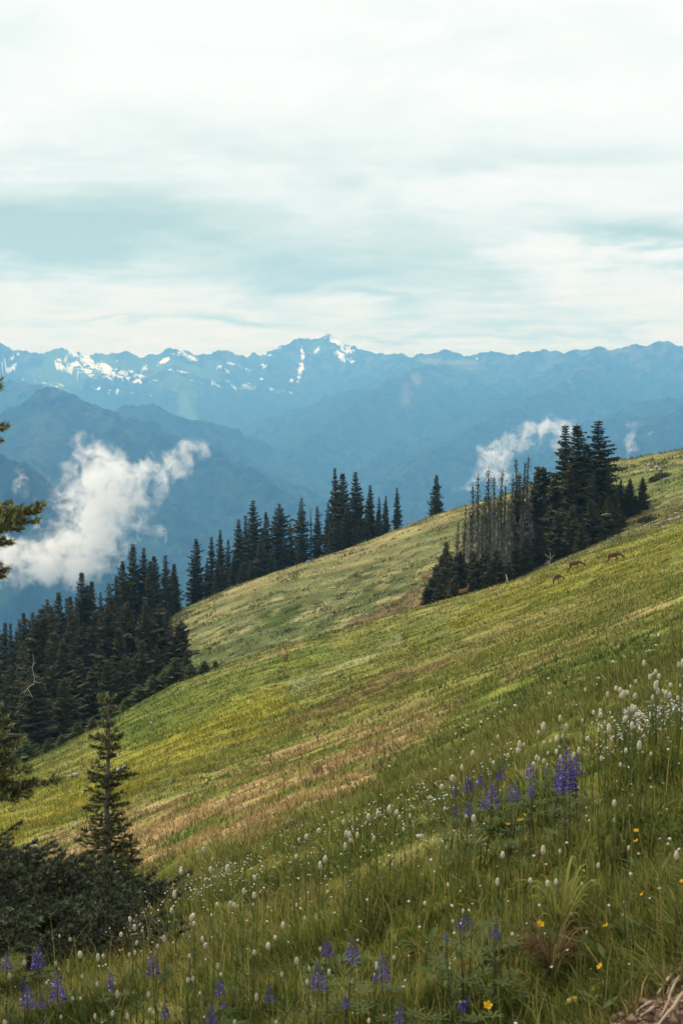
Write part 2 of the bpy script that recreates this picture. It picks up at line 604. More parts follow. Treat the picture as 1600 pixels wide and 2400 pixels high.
# ------------------------------------------------------------------ mountains: ridges given by crest lines (column, row, distance in km)
RIDGES = [
    (0.62, 1.0, [(-2600, 700, 12), (-1500, 790, 12), (-700, 770, 12), (-300, 790, 12), (-60, 785, 11.6), (0, 802, 11.6), (35, 820, 11.6), (100, 825, 11.5), (150, 817, 11.6),
                 (200, 830, 11.6), (270, 824, 11.7), (340, 836, 11.8), (385, 823, 11.9), (420, 818, 12), (455, 835, 12.1), (510, 822, 12.2),
                 (580, 835, 12.4), (640, 820, 12.5), (700, 797, 12.6), (735, 790, 12.6), (772, 783, 12.6), (800, 797, 12.5), (845, 822, 12.4), (920, 830, 12.2), (1000, 834, 12)]),
    (0.6, .25, [(900, 840, 11.5), (980, 836, 11.2), (1020, 826, 11.1), (1050, 822, 11), (1085, 838, 11), (1130, 825, 10.9), (1180, 832, 10.8), (1230, 828, 10.7), (1260, 820, 10.6),
                (1320, 828, 10.5), (1390, 811, 10.4), (1440, 818, 10.3), (1500, 808, 10.2), (1560, 803, 10.1), (1600, 816, 10), (1750, 840, 9.6), (2100, 790, 9.6), (2900, 850, 10), (4300, 700, 10)]),
    (0.5, .3, [(1085, 850, 10.6), (980, 862, 9.7), (905, 900, 8.9), (800, 975, 7.9), (700, 1055, 7.0), (640, 1110, 6.6), (580, 1190, 6.1)]),
    (0.5, .25, [(1400, 830, 9.8), (1330, 890, 8.6), (1180, 970, 7.4), (1020, 1060, 6.4), (900, 1150, 5.7), (800, 1250, 5.2)]),
    (0.5, .25, [(1750, 890, 7.2), (1600, 962, 6.3), (1500, 1012, 5.7), (1380, 1080, 5.1), (1250, 1160, 4.6), (1100, 1260, 4.2)]),
    (0.55, .4, [(640, 822, 12.3), (625, 880, 11.3), (570, 930, 10.4), (545, 1000, 9.5), (565, 1070, 8.8)]),
    (0.55, .4, [(400, 830, 11.8), (420, 890, 10.6), (455, 970, 9.6), (500, 1040, 8.9)]),
    (0.55, .35, [(-500, 850, 8.8), (-200, 885, 8.6), (0, 894, 8.3), (60, 894, 8.2), (110, 912, 8), (200, 975, 7.6)]),
    (0.58, .35, [(240, 985, 7.2), (290, 953, 7.1), (350, 947, 7), (420, 980, 6.7), (500, 1035, 6.4), (600, 1105, 6.0), (700, 1180, 5.7)]),
    (0.6, .5, [(-500, 1130, 6.8), (-150, 1060, 6.5), (0, 1012, 6.3), (55, 957, 6.2), (95, 925, 6.1), (150, 921, 6), (205, 946, 5.85), (270, 980, 5.6), (350, 1018, 5.4),
               (450, 1062, 5.2), (550, 1095, 5.0), (640, 1145, 4.8), (720, 1205, 4.6), (820, 1300, 4.4)]),
    (0.55, .4, [(150, 921, 6), (110, 1000, 5.5), (75, 1070, 5.1), (60, 1150, 4.7)]),
    (0.55, .35, [(270, 980, 5.6), (235, 1060, 5.0), (180, 1130, 4.6), (150, 1200, 4.3)]),
    (0.95, .35, [(-700, 950, 4.1), (-200, 1010, 3.9), (0, 1066, 3.7), (60, 1092, 3.6), (125, 1150, 3.5), (170, 1260, 3.3), (200, 1400, 3.2)]),
]
FLOOR = -1150.0


def crest_pts(pts):
    out = []
    for px, py, km in pts:
        a = math.atan((px - 800) / F)
        a = max(-1.45, min(1.45, a))
        t = float(tan_at(a if abs(a) < .6 else .6, py))
        out.append((km * 1000 * math.sin(a), km * 1000 * math.cos(a), EYE + km * 1000 * t))
    return out


def mountains(x, y):
    h = np.full(x.shape, FLOOR)
    wh = (fbm(x / 700, y / 700, 3, 61) - .5) * 130
    wsw = (fbm(x / 500, y / 500, 3, 83) - .5) * 300
    for ri, (slope, jag, pts) in enumerate(RIDGES):
        P = crest_pts(pts)
        acc = 0.0
        d = np.full(x.shape, 1e9)
        s = np.zeros(x.shape)
        crest = np.zeros(x.shape)
        for (ax, ay, azz), (bx, by, bz) in zip(P[:-1], P[1:]):
            dx, dy = bx - ax, by - ay
            L = math.hypot(dx, dy)
            t = np.clip(((x - ax) * dx + (y - ay) * dy) / (L * L), 0, 1)
            di = np.hypot(x - ax - t * dx, y - ay - t * dy)
            nr_ = di < d
            d = np.where(nr_, di, d)
            s = np.where(nr_, acc + t * L, s)
            crest = np.where(nr_, azz + (bz - azz) * t, crest)
            acc += L
        ok = d < 3800
        dd = d[ok]
        ss = s[ok]
        cr = crest[ok] + jag * ((ridged(ss / 210, ss * 0 + ri, 5, 71 + ri, .65) - .6) * 70)
        sw = ss + wsw[ok]
        rib = ridged(sw / 420, dd / 2600 + ri * 7, 4, 91 + ri, .55) - .5
        hh = cr - slope * dd + rib * 300 * smooth(30, 600, dd) + (ridged(sw / 150, dd / 1300 + ri * 3, 3, 131 + ri, .6) - .5) * 95 * smooth(60, 500, dd) + wh[ok] * smooth(60, 500, dd) + 0.00004 * np.minimum(dd, 2500) ** 2
        best = np.full(x.shape, -1e9)
        best[ok] = hh
        k = 40.0
        m = np.maximum(h, best)
        h = m + k * np.exp(-np.abs(h - best) / k) * .25
    h = h + (ridged(x / 260, y / 260, 5, 101, .6) - .5) * 28 + (fbm(x / 60, y / 60, 3, 107) - .5) * 44
    return h


SNOW = [  # centre, radii, tilt (deg, down to the right positive), density
    (8, 852, 22, 9, -35, 1), (30, 838, 20, 6, -30, .9), (85, 850, 5, 3, 0, .6), (22, 868, 22, 8, -30, 1.),
    (170, 826, 12, 5, 35, 1), (150, 862, 26, 9, 30, 1), (190, 858, 34, 12, 25, 1), (215, 852, 30, 9, 40, 1), (250, 866, 38, 11, 30, 1),
    (300, 874, 36, 6, 5, .8), (320, 878, 20, 6, 0, .9), (140, 845, 10, 4, 20, .6), (340, 862, 10, 4, -40, .8), (385, 846, 12, 5, -35, .9), (278, 848, 8, 3, 0, .7),
    (425, 828, 16, 7, 32, 1), (445, 838, 18, 5, 15, 1), (405, 825, 9, 4, 20, .8), (420, 870, 30, 4, 10, .35), (300, 890, 90, 10, 5, .22),
    (525, 865, 18, 5, 30, .9), (545, 853, 14, 3, 10, .8), (580, 866, 7, 2, 20, .6), (620, 826, 14, 4, 25, .9), (618, 857, 8, 6, 40, .8),
    (708, 826, 5, 15, -8, 1), (745, 818, 16, 3, -50, .9), (704, 868, 6, 20, 10, 1), (683, 890, 5, 5, 0, .9), (612, 888, 10, 2, 10, .5),
    (780, 795, 12, 6, 30, 1), (805, 812, 28, 9, 38, 1), (800, 833, 26, 7, 35, .9), (820, 845, 18, 5, 25, .8), (760, 800, 5, 12, 10, .4),
    (1125, 840, 12, 1.8, 0, .9), (1160, 841, 8, 1.8, 0, .7), (150, 905, 200, 12, 5, .10), (560, 905, 120, 10, 5, .12), (650, 815, 25, 3, -10, .5),
]

mr = np.concatenate([np.linspace(2600, 7200, 330)[:-1], np.linspace(7200, 13200, 400), np.linspace(13200, 13600, 4)[1:]])
ma_in = np.linspace(R(-15.5), R(15.5), 800)
ma = np.concatenate([np.linspace(R(-48), R(-15.5), 90)[:-1], ma_in, np.linspace(R(15.5), R(48), 90)[1:]])
RR, AA = np.meshgrid(mr, ma, indexing='ij')
mx_, my_ = RR * np.sin(AA), RR * np.cos(AA)
mz = mountains(mx_, my_)
mpx, mpy = project(mx_, my_, mz)
front = np.cos(AA) > .5
# colour: dark forest, alpine meadow and rock high up, snow beds
fn = fbm(mx_ / 420, my_ / 420, 5, 113)
fn2 = fbm(mx_ / 75, my_ / 75, 5, 117, .65)
fn3 = fbm(mx_ / 30, my_ / 30, 4, 119, .7)
hi = smooth(-230, -40, mz + (fn - .5) * 260)
forest_c = np.array((.018, .036, .016))
rock_c = np.array((.085, .085, .075))
mead_c = np.array((.075, .13, .04))
mc = forest_c * .7 * (np.clip(.1 + 4.2 * (fn3 - .28), .1, 3) * (.2 + 1.6 * fn2))[..., None]
k = (hi * smooth(.52, .6, fn2))[..., None] * .75
mc = mc * (1 - k) + rock_c * k
k = (hi * smooth(.50, .58, fn) * smooth(9500, 10500, RR) * (mpx < 520) * (mpx > 60))[..., None] * .9
mc = mc * (1 - k) + mead_c * k
for (cx, cy, rx, ry, am) in [(440, 950, 26, 45, .9), (455, 985, 14, 10, 1), (135, 845, 28, 22, .6), (345, 850, 60, 22, .6), (745, 815, 22, 16, .5)]:
    d = ((mpx - cx) / rx) ** 2 + ((mpy - cy) / ry) ** 2 + (fn2 - .5) * 2.5
    k = ((1 - smooth(.5, 1.2, d)) * (RR > 8600) * front * am)[..., None]
    mc = mc * (1 - k) + mead_c * k
for (cx, cy, rx, ry, am) in [(975, 890, 14, 18, .9), (952, 930, 14, 30, .5), (1080, 850, 50, 8, .8), (1100, 862, 26, 6, .6), (1005, 845, 25, 6, .8), (120, 1000, 50, 40, .15), (95, 1060, 40, 50, .15), (1460, 822, 60, 4, .5), (410, 912, 8, 5, .7), (650, 918, 12, 5, .8)]:
    d = ((mpx - cx) / rx) ** 2 + ((mpy - cy) / ry) ** 2 + (fn2 - .5) * 3.5
    k = ((1 - smooth(.4, 1.1, d)) * front * am)[..., None]
    mc = mc * (1 - k) + np.array((.16, .155, .12)) * k
sn = np.zeros(RR.shape)
for (cx, cy, rx, ry, tl, am) in SNOW:
    c_, s_ = math.cos(R(tl)), math.sin(R(tl))
    ux, uy = (mpx - cx) * c_ + (mpy - cy) * s_, -(mpx - cx) * s_ + (mpy - cy) * c_
    d = (ux / rx) ** 2 + (uy / ry) ** 2
    fld = (1 - d) + (fn2 - .5) * 3.2 + (fn3 - .5) * 5.5 - .15 - (1 - am) * 1.6
    sn = np.maximum(sn, smooth(.05, .35, fld) * (d < 3))
sn = sn * front * (RR > 9300)
mc = mc * (1 - sn[..., None]) + np.array((.80, .88, .92)) * sn[..., None]
V = np.stack([mx_, my_, mz], -1).reshape(-1, 3)
me = np_mesh('mountains', V, grid_faces(len(mr), len(ma))[:, ::-1], mc.reshape(-1, 3), smooth_=True)
M_mtn = mat_attr('mountain_forest', rough=1.0, var=.30, scale=.02, bump=0.0, spec=.05)
mt = link('mountains', me, M_mtn)
tag(mt, kind='structure')

# ------------------------------------------------------------------ mesh pieces
class MB:
    """collects tubes, blades and blobs into one mesh"""
    def __init__(s):
        s.v, s.f3, s.f4, s.c, s.n = [], [], [], [], 0

    def add(s, V, f3=None, f4=None, col=(.1, .1, .1)):
        V = np.asarray(V, float).reshape(-1, 3)
        if f3 is not None and len(f3):
            s.f3.append(np.asarray(f3).reshape(-1, 3) + s.n)
        if f4 is not None and len(f4):
            s.f4.append(np.asarray(f4).reshape(-1, 4) + s.n)
        s.v.append(V)
        c = np.asarray(col, float)
        s.c.append(np.broadcast_to(c, V.shape) if c.ndim == 1 else c)
        s.n += len(V)

    def tube(s, pts, rad, k=6, col=(.1, .1, .1)):
        pts = np.asarray(pts, float)
        rad = np.broadcast_to(np.asarray(rad, float), (len(pts),))
        T_ = np.gradient(pts, axis=0)
        T_ /= np.linalg.norm(T_, axis=1)[:, None] + 1e-9
        ref = np.array([0, 0, 1.0]) if abs(T_[:, 2]).mean() < .8 else np.array([1.0, 0, 0])
        A = np.cross(T_, ref)
        A /= np.linalg.norm(A, axis=1)[:, None] + 1e-9
        B = np.cross(T_, A)
        th = np.arange(k) / k * 2 * math.pi
        V = pts[:, None] + rad[:, None, None] * (np.cos(th)[None, :, None] * A[:, None] + np.sin(th)[None, :, None] * B[:, None])
        V = np.vstack([V.reshape(-1, 3), pts[-1:], pts[:1]])
        n_ = len(pts)
        cap = [[(n_ - 1) * k + j, (n_ - 1) * k + (j + 1) % k, n_ * k] for j in range(k)] + [[(j + 1) % k, j, n_ * k + 1] for j in range(k)]
        s.add(V, cap, grid_faces(n_, k, True), col)

    def tris(s, P, col):
        """P (n,3,3)"""
        n_ = len(P)
        if n_ == 0:
            return
        c = np.asarray(col, float)
        if c.ndim == 2:
            c = np.repeat(c, 3, 0)
        s.add(P.reshape(-1, 3), np.arange(n_ * 3).reshape(-1, 3), None, c)

    def blob(s, c, r, col, seg=6, rings=5, axis=None, bump=0.0, rs=None):
        """closed ellipsoid; r = (rx, ry, rz)"""
        ph = np.linspace(0, math.pi, rings)[1:-1]
        th = np.arange(seg) / seg * 2 * math.pi
        V = np.array([[math.sin(p) * math.cos(t_), math.sin(p) * math.sin(t_), math.cos(p)] for p in ph for t_ in th])
        V = np.vstack([V, [[0, 0, 1], [0, 0, -1]]])
        if bump:
            V = V * (1 + bump * (np.asarray((rs or rng).random(len(V))) - .5))[:, None]
        V = V * np.asarray(r, float)
        if axis is not None:
            q = Vector((0, 0, 1)).rotation_difference(Vector(axis)).to_matrix()
            V = V @ np.array(q).T
        nrr = len(ph)
        top, bot = nrr * seg, nrr * seg + 1
        f3 = [[top, j, (j + 1) % seg] for j in range(seg)] + [[bot, (nrr - 1) * seg + (j + 1) % seg, (nrr - 1) * seg + j] for j in range(seg)]
        f4 = grid_faces(nrr, seg, True)
        s.add(V + np.asarray(c, float), f3, f4, col)

    def mesh(s, name, smooth_=False):
        return np_mesh(name, np.vstack(s.v), [a for a in ((np.vstack(s.f3) if s.f3 else []), (np.vstack(s.f4) if s.f4 else [])) if len(a)], np.vstack(s.c), smooth_=smooth_)


def rnd(a, b, n=None):
    return rng.uniform(a, b, n)


M_crown = mat_attr('conifer_foliage', rough=.8, var=.45, scale=1.3, spec=.15, rnd=.35, translucent=.12)
M_bark = mat_attr('bark', rough=.95, var=.4, scale=6, bump=.6, bscale=9, spec=.1, rnd=.3)
M_needle = mat_attr('near_needles', rough=.6, var=.25, scale=8, spec=.25, translucent=.22)
M_twig = mat_attr('twig_bark', rough=.9, var=.4, scale=60, bump=.4, bscale=80, spec=.1)
NEEDLE, NEEDLE_Y, NEEDLE_G = np.array((.053, .056, .027)), np.array((.105, .095, .036)), np.array((.12, .14, .045))


# ------------------------------------------------------------------ conifers of the middle distance, built at 10 m height
def conifer_meshes(seed, H=10.0, W=1.5, shape=1.0, dense=1.0, ragged=.25, bare=0.0, droop=.35, flat=0.0, lean=0.0, sparse_top=.0, hue=0.0):
    global rng
    keep = rng
    rng = np.random.default_rng(seed)
    tr, cr = MB(), MB()
    zz = np.linspace(0, H, 14)
    ax = np.stack([lean * (zz / H) ** 2 * H * .2 + .05 * np.sin(zz * 1.1 + seed), .05 * np.cos(zz * .9 + seed), zz], -1)
    tr.tube(ax, np.linspace(.17, .018, 14), 7, (.12, .105, .09))
    z = H * bare
    azoff = rnd(0, 6.28)
    P, C = [], []
    lobes = rnd(.65, 1.2, 9)
    while z < H * .985:
        f = z / H
        prof = (1 - f) ** shape * (1 - math.exp(-(f + .03) * 14))
        if flat:
            prof = max(prof, flat * (1 - f ** 6))
        step = rnd(.13, .24) * (1 + .3 * sparse_top * f)
        nb = int(rnd(6, 9) * dense)
        base = np.array([np.interp(z, zz, ax[:, 0]), np.interp(z, zz, ax[:, 1]), z])
        wh = rnd(1 - ragged, 1 + ragged)
        for b in range(nb):
            azoff += 2.4 + rnd(-.4, .4)
            lob = lobes[int((azoff % 6.283) / 6.284 * 9)]
            L = max(.16, W * prof * rnd(.55, 1.15) * wh * lob)
            if rnd(0, 1) < .06 * ragged * 4:
                L *= 1.45
            d = np.array([math.cos(azoff), math.sin(azoff), 0])
            side = np.array([-d[1], d[0], 0])
            dr = droop * rnd(.5, 1.4) * (1 - f * .8)
            up = .45 * f
            n_ = max(3, int(L / .11))
            t_ = np.linspace(.12, 1, n_) + rnd(-.03, .03, n_)
            ctr = base + d * (L * t_)[:, None] + np.array([0, 0, 1]) * (L * (up * t_ - dr * t_ + dr * .55 * t_ ** 3))[:, None]
            tint = rnd(.6, 1.5)
            colr = NEEDLE * tint
            if rnd(0, 1) < .2 + hue:
                colr = (NEEDLE_G if hue > .5 else NEEDLE_Y) * rnd(.5, 1.0)
            for sgn in (-1, 1):
                wl = (.24 + .26 * (1 - t_)) * L ** .5 * .85 * rnd(.6, 1.3, n_)
                fw = rnd(.25, .8, n_)
                tip = ctr + side * (sgn * wl)[:, None] + d * (wl * fw)[:, None] + np.array([0, 0, 1]) * (-wl * rnd(.05, .55, n_))[:, None]
                hw = .08 + .03 * L
                a_ = ctr - d * hw + np.array([0, 0, .03])
                b_ = ctr + d * hw - np.array([0, 0, .05])
                P.append(np.stack([a_, b_, tip], 1))
                C.append(np.tile(colr, (n_, 1)) * rnd(.75, 1.3, n_)[:, None])
            # hanging foliage under the branch
            hl = rnd(.14, .36, n_) * min(1, L + .2)
            low_ = ctr + np.stack([rnd(-.06, .06, n_), rnd(-.06, .06, n_), -hl], -1)
            P.append(np.stack([ctr - d * .12, ctr + d * .12, low_], 1))
            C.append(np.tile(colr * .8, (n_, 1)))
            # branch tip
            tp = ctr[-1]
            P.append(np.array([[tp - side * .05, tp + side * .05, tp + d * rnd(.1, .2) + np.array([0, 0, rnd(-.02, .1)])]]))
            C.append(colr[None] * 1.2)
        z += step
    P.append(np.array([[[ax[-1, 0] - .035, 0, H - .5], [ax[-1, 0] + .035, 0, H - .5], [ax[-1, 0], 0, H + .12]],
                       [[ax[-1, 0], -.035, H - .5], [ax[-1, 0], .035, H - .5], [ax[-1, 0], 0, H + .12]]]))
    C.append(np.tile(NEEDLE, (2, 1)))
    cr.tris(np.concatenate(P), np.concatenate(C))
    out = tr.mesh('trunk', True), cr.mesh('crown')
    rng = keep
    return out


def snag_meshes(seed, H=10.0, green=.3, W=.6):
    """dying, lichen-hung conifer: bare drooping twigs below, a thin column of foliage above"""
    global rng
    keep = rng
    rng = np.random.default_rng(seed)
    tr, br, cr = MB(), MB(), MB()
    zz = np.linspace(0, H, 14)
    ax = np.stack([.06 * np.sin(zz * .8 + seed), .05 * np.cos(zz * .7 + seed), zz], -1)
    tr.tube(ax, np.linspace(.14, .015, 14), 6, (.16, .145, .125))
    P, C, Q, D = [], [], [], []
    a0 = 0
    for z in np.arange(.5, H * .97, .05):
        f = z / H
        a0 += 2.4 + rnd(-.5, .5)
        d = np.array([math.cos(a0), math.sin(a0), 0])
        base = np.array([np.interp(z, zz, ax[:, 0]), np.interp(z, zz, ax[:, 1]), z])
        L = W * (1.25 - f) * rnd(.4, 1.7)
        mid = base + d * L * .6 + [0, 0, -L * .15]
        tip = base + d * L + [0, 0, -L * rnd(.3, 1.1)]
        if f < .8:
            g = rnd(.12, .30)
            br.tube([base, mid, tip], [.014, .011, .004], 3, (g, g * .92, g * .82))
        n_ = 3
        for k in range(n_):        # grey hanging twigs and lichen
            p0 = base + (tip - base) * rnd(.2, 1)
            q = p0 + np.array([rnd(-.1, .1), rnd(-.1, .1), -rnd(.15, .5)])
            s_ = np.array([rnd(-.05, .05), rnd(-.05, .05), 0])
            if f < .75:
                g = rnd(.10, .34)
                Q.append([p0 - s_, p0 + s_, q])
                D.append((g, g * .95, g * .85))
        # foliage
        if f > .45 or rnd(0, 1) < green:
            for k in range(7):
                p0 = base + (tip - base) * rnd(.1, 1.0)
                l_ = rnd(.07, .22)
                dd = np.array([rnd(-1, 1), rnd(-1, 1), rnd(-.9, .2)])
                dd /= np.linalg.norm(dd)
                sd_ = np.cross(dd, [0, 0, 1.0])
                P.append([p0 - sd_ * .06, p0 + sd_ * .06, p0 + dd * l_])
                C.append(NEEDLE * rnd(.5, 1.1))
    br.tris(np.array(Q), np.array(D))
    cr.tris(np.array(P), np.array(C))
    out = tr.mesh('trunk', True), cr.mesh('crown'), br.mesh('dead_branches')
    rng = keep
    return out


TYPES = {
    'spire':  [conifer_meshes(s, W=1.75, shape=.8, ragged=.25, droop=.4) for s in (1, 2, 3, 15)],
    'narrow': [conifer_meshes(s, W=1.25, shape=.7, ragged=.35, droop=.45, sparse_top=.5) for s in (4, 5, 6)],
    'broad':  [conifer_meshes(s, W=2.7, shape=.8, ragged=.3, droop=.35, dense=1.25, hue=.1) for s in (7, 8, 9)],
    'young':  [conifer_meshes(s, W=3.8, shape=.75, ragged=.35, droop=.1, dense=1.3, hue=.75) for s in (41, 42, 43)],
    'bushy':  [conifer_meshes(10, W=2.7, shape=.45, ragged=.35, droop=.2, dense=1.4, flat=.35)],
    'skirt':  [conifer_meshes(s, W=4.0, shape=.85, ragged=.3, droop=.25, dense=1.9, hue=.15) for s in (11, 12)],
    'lean':   [conifer_meshes(13, W=2.4, shape=.6, ragged=.5, droop=.15, dense=1.2, lean=.5, flat=.2)],
    'ragged': [conifer_meshes(s, W=1.9, shape=.6, ragged=.6, droop=.3, dense=.8, sparse_top=.8) for s in (14, 16)],
    'snag':   [snag_meshes(s) for s in (21, 22, 23, 24)],
    'pole':   [snag_meshes(s, green=.02, W=.2) for s in (25,)],
}
ORD = ['zeroth', 'first', 'second', 'third', 'fourth', 'fifth', 'sixth', 'seventh', 'eighth', 'ninth', 'tenth', 'eleventh', 'twelfth', 'thirteenth', 'fourteenth',
       'fifteenth', 'sixteenth', 'seventeenth', 'eighteenth', 'nineteenth', 'twentieth', 'twenty-first', 'twenty-second', 'twenty-third', 'twenty-fourth', 'twenty-fifth',
       'twenty-sixth', 'twenty-seventh', 'twenty-eighth', 'twenty-ninth', 'thirtieth', 'thirty-first', 'thirty-second', 'thirty-third', 'thirty-fourth', 'thirty-fifth']
LOOK = {'spire': 'dark pointed fir', 'narrow': 'slender dark fir', 'broad': 'wide dark fir', 'bushy': 'blunt bushy fir', 'skirt': 'low spreading fir', 'young': 'young yellow-green fir',
        'lean': 'leaning shaggy fir', 'ragged': 'gappy ragged fir', 'snag': 'half-dead lichen-hung fir', 'pole': 'bare dead pole tree'}


def place_tree(kind, px, top, r, wk=1.0, label='', group=None, name=None, sink=.25):
    var = random.choice(TYPES[kind])
    x, y, g = at(px, r)
    d = ray(px, top)
    z_top = EYE + d[2] / math.hypot(d[0], d[1]) * r
    h = max(1.2, z_top - g + sink)
    rt = root(name or ('dead_tree' if kind in ('snag', 'pole') else 'fir_tree'), (x, y, g - sink), rnd(0, 6.28) if kind != 'lean' else 0)
    wmean = h if h > 4 else h * 1.15
    rt.scale = (wmean / 10 * wk, wmean / 10 * wk, h / 10)
    for me_, nm, mt_ in zip(var, ('trunk', 'crown', 'dead_branches'), (M_bark, M_crown, M_bark)):
        link(nm, me_, mt_, rt)
    tag(rt, label, 'tree', group)
    return rt


def forest_rank(rows, group, where):
    """rows sorted by column; the label counts them from the left"""
    rows = sorted(rows, key=lambda q: q[1])
    for k, (kind, px, top, r, wk) in enumerate(rows):
        place_tree(kind, px, top, r, wk, '%s, %s from the left %s' % (LOOK[kind], ORD[k + 1], where), group)


# row on the skyline behind the far spur
RIDGE_ROW = [('spire', 404, 1322, 236, 1.05), ('spire', 457, 1260, 238, 1.15), ('narrow', 483, 1306, 240, .8), ('narrow', 494, 1257, 242, 1), ('spire', 514, 1241, 238, .9),
             ('narrow', 532, 1264, 236, 1), ('spire', 558, 1216, 238, 1.2), ('narrow', 574, 1205, 243, .9), ('spire', 593, 1172, 236, 1.15), ('spire', 622, 1197, 240, .95),
             ('ragged', 653, 1180, 238, 1.1), ('narrow', 680, 1226, 234, 1.0), ('ragged', 706, 1167, 236, 1.0), ('pole', 728, 1190, 236, 1), ('narrow', 743, 1186, 234, 1.15),
             ('narrow', 768, 1176, 238, .9), ('spire', 785, 1096, 238, .8), ('spire', 803, 1107, 236, 1.2), ('spire', 834, 1105, 234, 1.15), ('spire', 867, 1136, 236, 1.05),
             ('narrow', 888, 1165, 238, .9), ('spire', 904, 1161, 234, .9), ('narrow', 930, 1142, 232, 1.05)]
forest_rank(RIDGE_ROW, 'firs standing in a row along the spur skyline', 'in the row on the spur skyline')
FILL = [('skirt', 585, 1310, 231, .6), ('skirt', 635, 1285, 231, .6), ('skirt', 790, 1215, 230, .6), ('skirt', 840, 1215, 230, .5), ('skirt', 565, 1315, 230, .6), ('broad', 700, 1262, 231, .6), ('broad', 885, 1195, 231, .6), ('broad', 770, 1230, 231, .6), ('broad', 610, 1262, 232, .9), ('broad', 665, 1262, 232, .9), ('broad', 815, 1180, 232, .85), ('broad', 860, 1200, 231, .7), ('broad', 545, 1300, 232, .8), ('broad', 505, 1320, 232, .7)]
forest_rank(FILL, 'broad firs filling in the skyline row', 'among the lower trees filling the skyline row')
place_tree('spire', 1023, 1111, 236, 1.35, 'lone dark fir standing apart on the spur skyline between the row and the clump', 'lone fir')

# left-hand wood, back rank
BACK = [('narrow', 2, 1459, 215, 1.2), ('narrow', 15, 1460, 205, .8), ('narrow', 28, 1480, 210, 1), ('narrow', 37, 1452, 210, 1), ('spire', 47, 1434, 208, 1),
        ('narrow', 59, 1455, 210, .9), ('spire', 68, 1434, 205, 1), ('ragged', 102, 1404, 200, .9), ('narrow', 114, 1420, 205, 1), ('spire', 130, 1384, 205, 1.1),
        ('narrow', 149, 1399, 205, 1), ('spire', 158, 1395, 200, .9), ('narrow', 171, 1408, 205, 1), ('spire', 185, 1339, 208, 1.0), ('narrow', 198, 1374, 210, 1),
        ('spire', 209, 1360, 208, 1), ('ragged', 230, 1388, 205, .8), ('ragged', 250, 1367, 205, 1), ('spire', 267, 1348, 208, 1), ('spire', 283, 1311, 212, 1.05),
        ('spire', 308, 1271, 215, 1.05), ('spire', 334, 1283, 216, 1.0), ('spire', 348, 1313, 212, 1), ('spire', 358, 1301, 214, 1.1), ('narrow', 384, 1299, 218, 1.2), ('spire', 405, 1320, 222, 1.1), ('narrow', -25, 1450, 212, 1.2)]
forest_rank(BACK, 'tall firs at the back of the left wood', 'in the back rank of the left wood')
MIDR = [('broad', 12, 1560, 165, 1), ('spire', 45, 1505, 180, 1.3), ('broad', 88, 1424, 168, .95), ('broad', 140, 1494, 158, .9), ('broad', 180, 1470, 175, 1), ('broad', 215, 1430, 178, .9), ('broad', 245, 1417, 166, .95),
        ('broad', 291, 1410, 165, 1), ('broad', 322, 1440, 175, .8), ('broad', 337, 1408, 162, .9), ('broad', 366, 1415, 165, 1), ('lean', 405, 1452, 162, .95), ('spire', 386, 1430, 170, 1.2),
        ('broad', 60, 1560, 160, .9), ('spire', 115, 1480, 165, 1.3), ('spire', 270, 1470, 160, 1.3)]
forest_rank(MIDR, 'broad firs in the middle of the left wood', 'among the broad firs of the left wood')
FRONT = [('skirt', -10, 1640, 140, .8), ('skirt', 28, 1590, 146, .75), ('broad', 70, 1578, 140, 1.2), ('skirt', 105, 1560, 146, .7), ('skirt', 140, 1585, 142, .72), ('broad', 175, 1540, 148, 1.15), ('skirt', 205, 1565, 146, .7),
         ('skirt', 243, 1545, 148, .7), ('skirt', 285, 1530, 149, .65), ('broad', 325, 1500, 150, 1.1), ('skirt', 360, 1510, 151, .6), ('skirt', 402, 1553, 146, .6), ('broad', 430, 1520, 152, .8)]
forest_rank(FRONT, 'low firs along the front edge of the left wood', 'along the front edge of the left wood')
SMALL = [('young', 474, 1548, 127, 1.3), ('young', 440, 1555, 127, 1.3), ('young', 405, 1540, 128, 1.2), ('young', 375, 1575, 127, 1.3), ('young', 350, 1580, 127, 1.3), ('young', 318, 1605, 127, 1.3), ('young', 285, 1635, 127, 1.3), ('young', 245, 1650, 127, 1.2), ('young', 205, 1680, 127, 1.3), ('young', 168, 1694, 127, 1.3), ('young', 130, 1720, 127, 1.3), ('young', 95, 1735, 127, 1.2), ('young', 40, 1725, 128, 1.2), ('young', 500, 1568, 128, 1.0)]
forest_rank(SMALL, 'young firs at the meadow edge of the left wood', 'of the small firs where wood meets meadow')

# clump at the right
BIG = [('narrow', 1325, 995, 172, 1.4), ('spire', 1351, 993, 168, 1.6), ('spire', 1375, 1040, 172, 1.4), ('spire', 1403, 985, 172, 1.75), ('broad', 1300, 1110, 168, 1.0), ('broad', 1425, 1090, 170, .85), ('broad', 1390, 1110, 164, .95), ('broad', 1335, 1090, 164, 1)]
forest_rank(BIG, 'tall full firs of the right clump', 'of the tall full firs in the right clump')
place_tree('bushy', 1268, 1095, 172, 1.0, 'blunt-topped bushy dark fir left of the tallest trees in the right clump', 'blunt fir')
LOWR = [('skirt', 1305, 1200, 158, .8), ('skirt', 1345, 1180, 157, .8), ('skirt', 1385, 1170, 158, .75), ('skirt', 1425, 1165, 160, .7), ('broad', 1446, 1140, 166, .8), ('broad', 1456, 1122, 172, .7), ('broad', 1478, 1121, 172, 1.1),
        ('broad', 1507, 1117, 172, 1.0), ('skirt', 1492, 1160, 170, .8), ('skirt', 1455, 1180, 164, .75), ('skirt', 1365, 1225, 154, .7), ('skirt', 1270, 1230, 160, .7)]
forest_rank(LOWR, 'low firs round the foot of the right clump', 'of the low firs under the right clump')
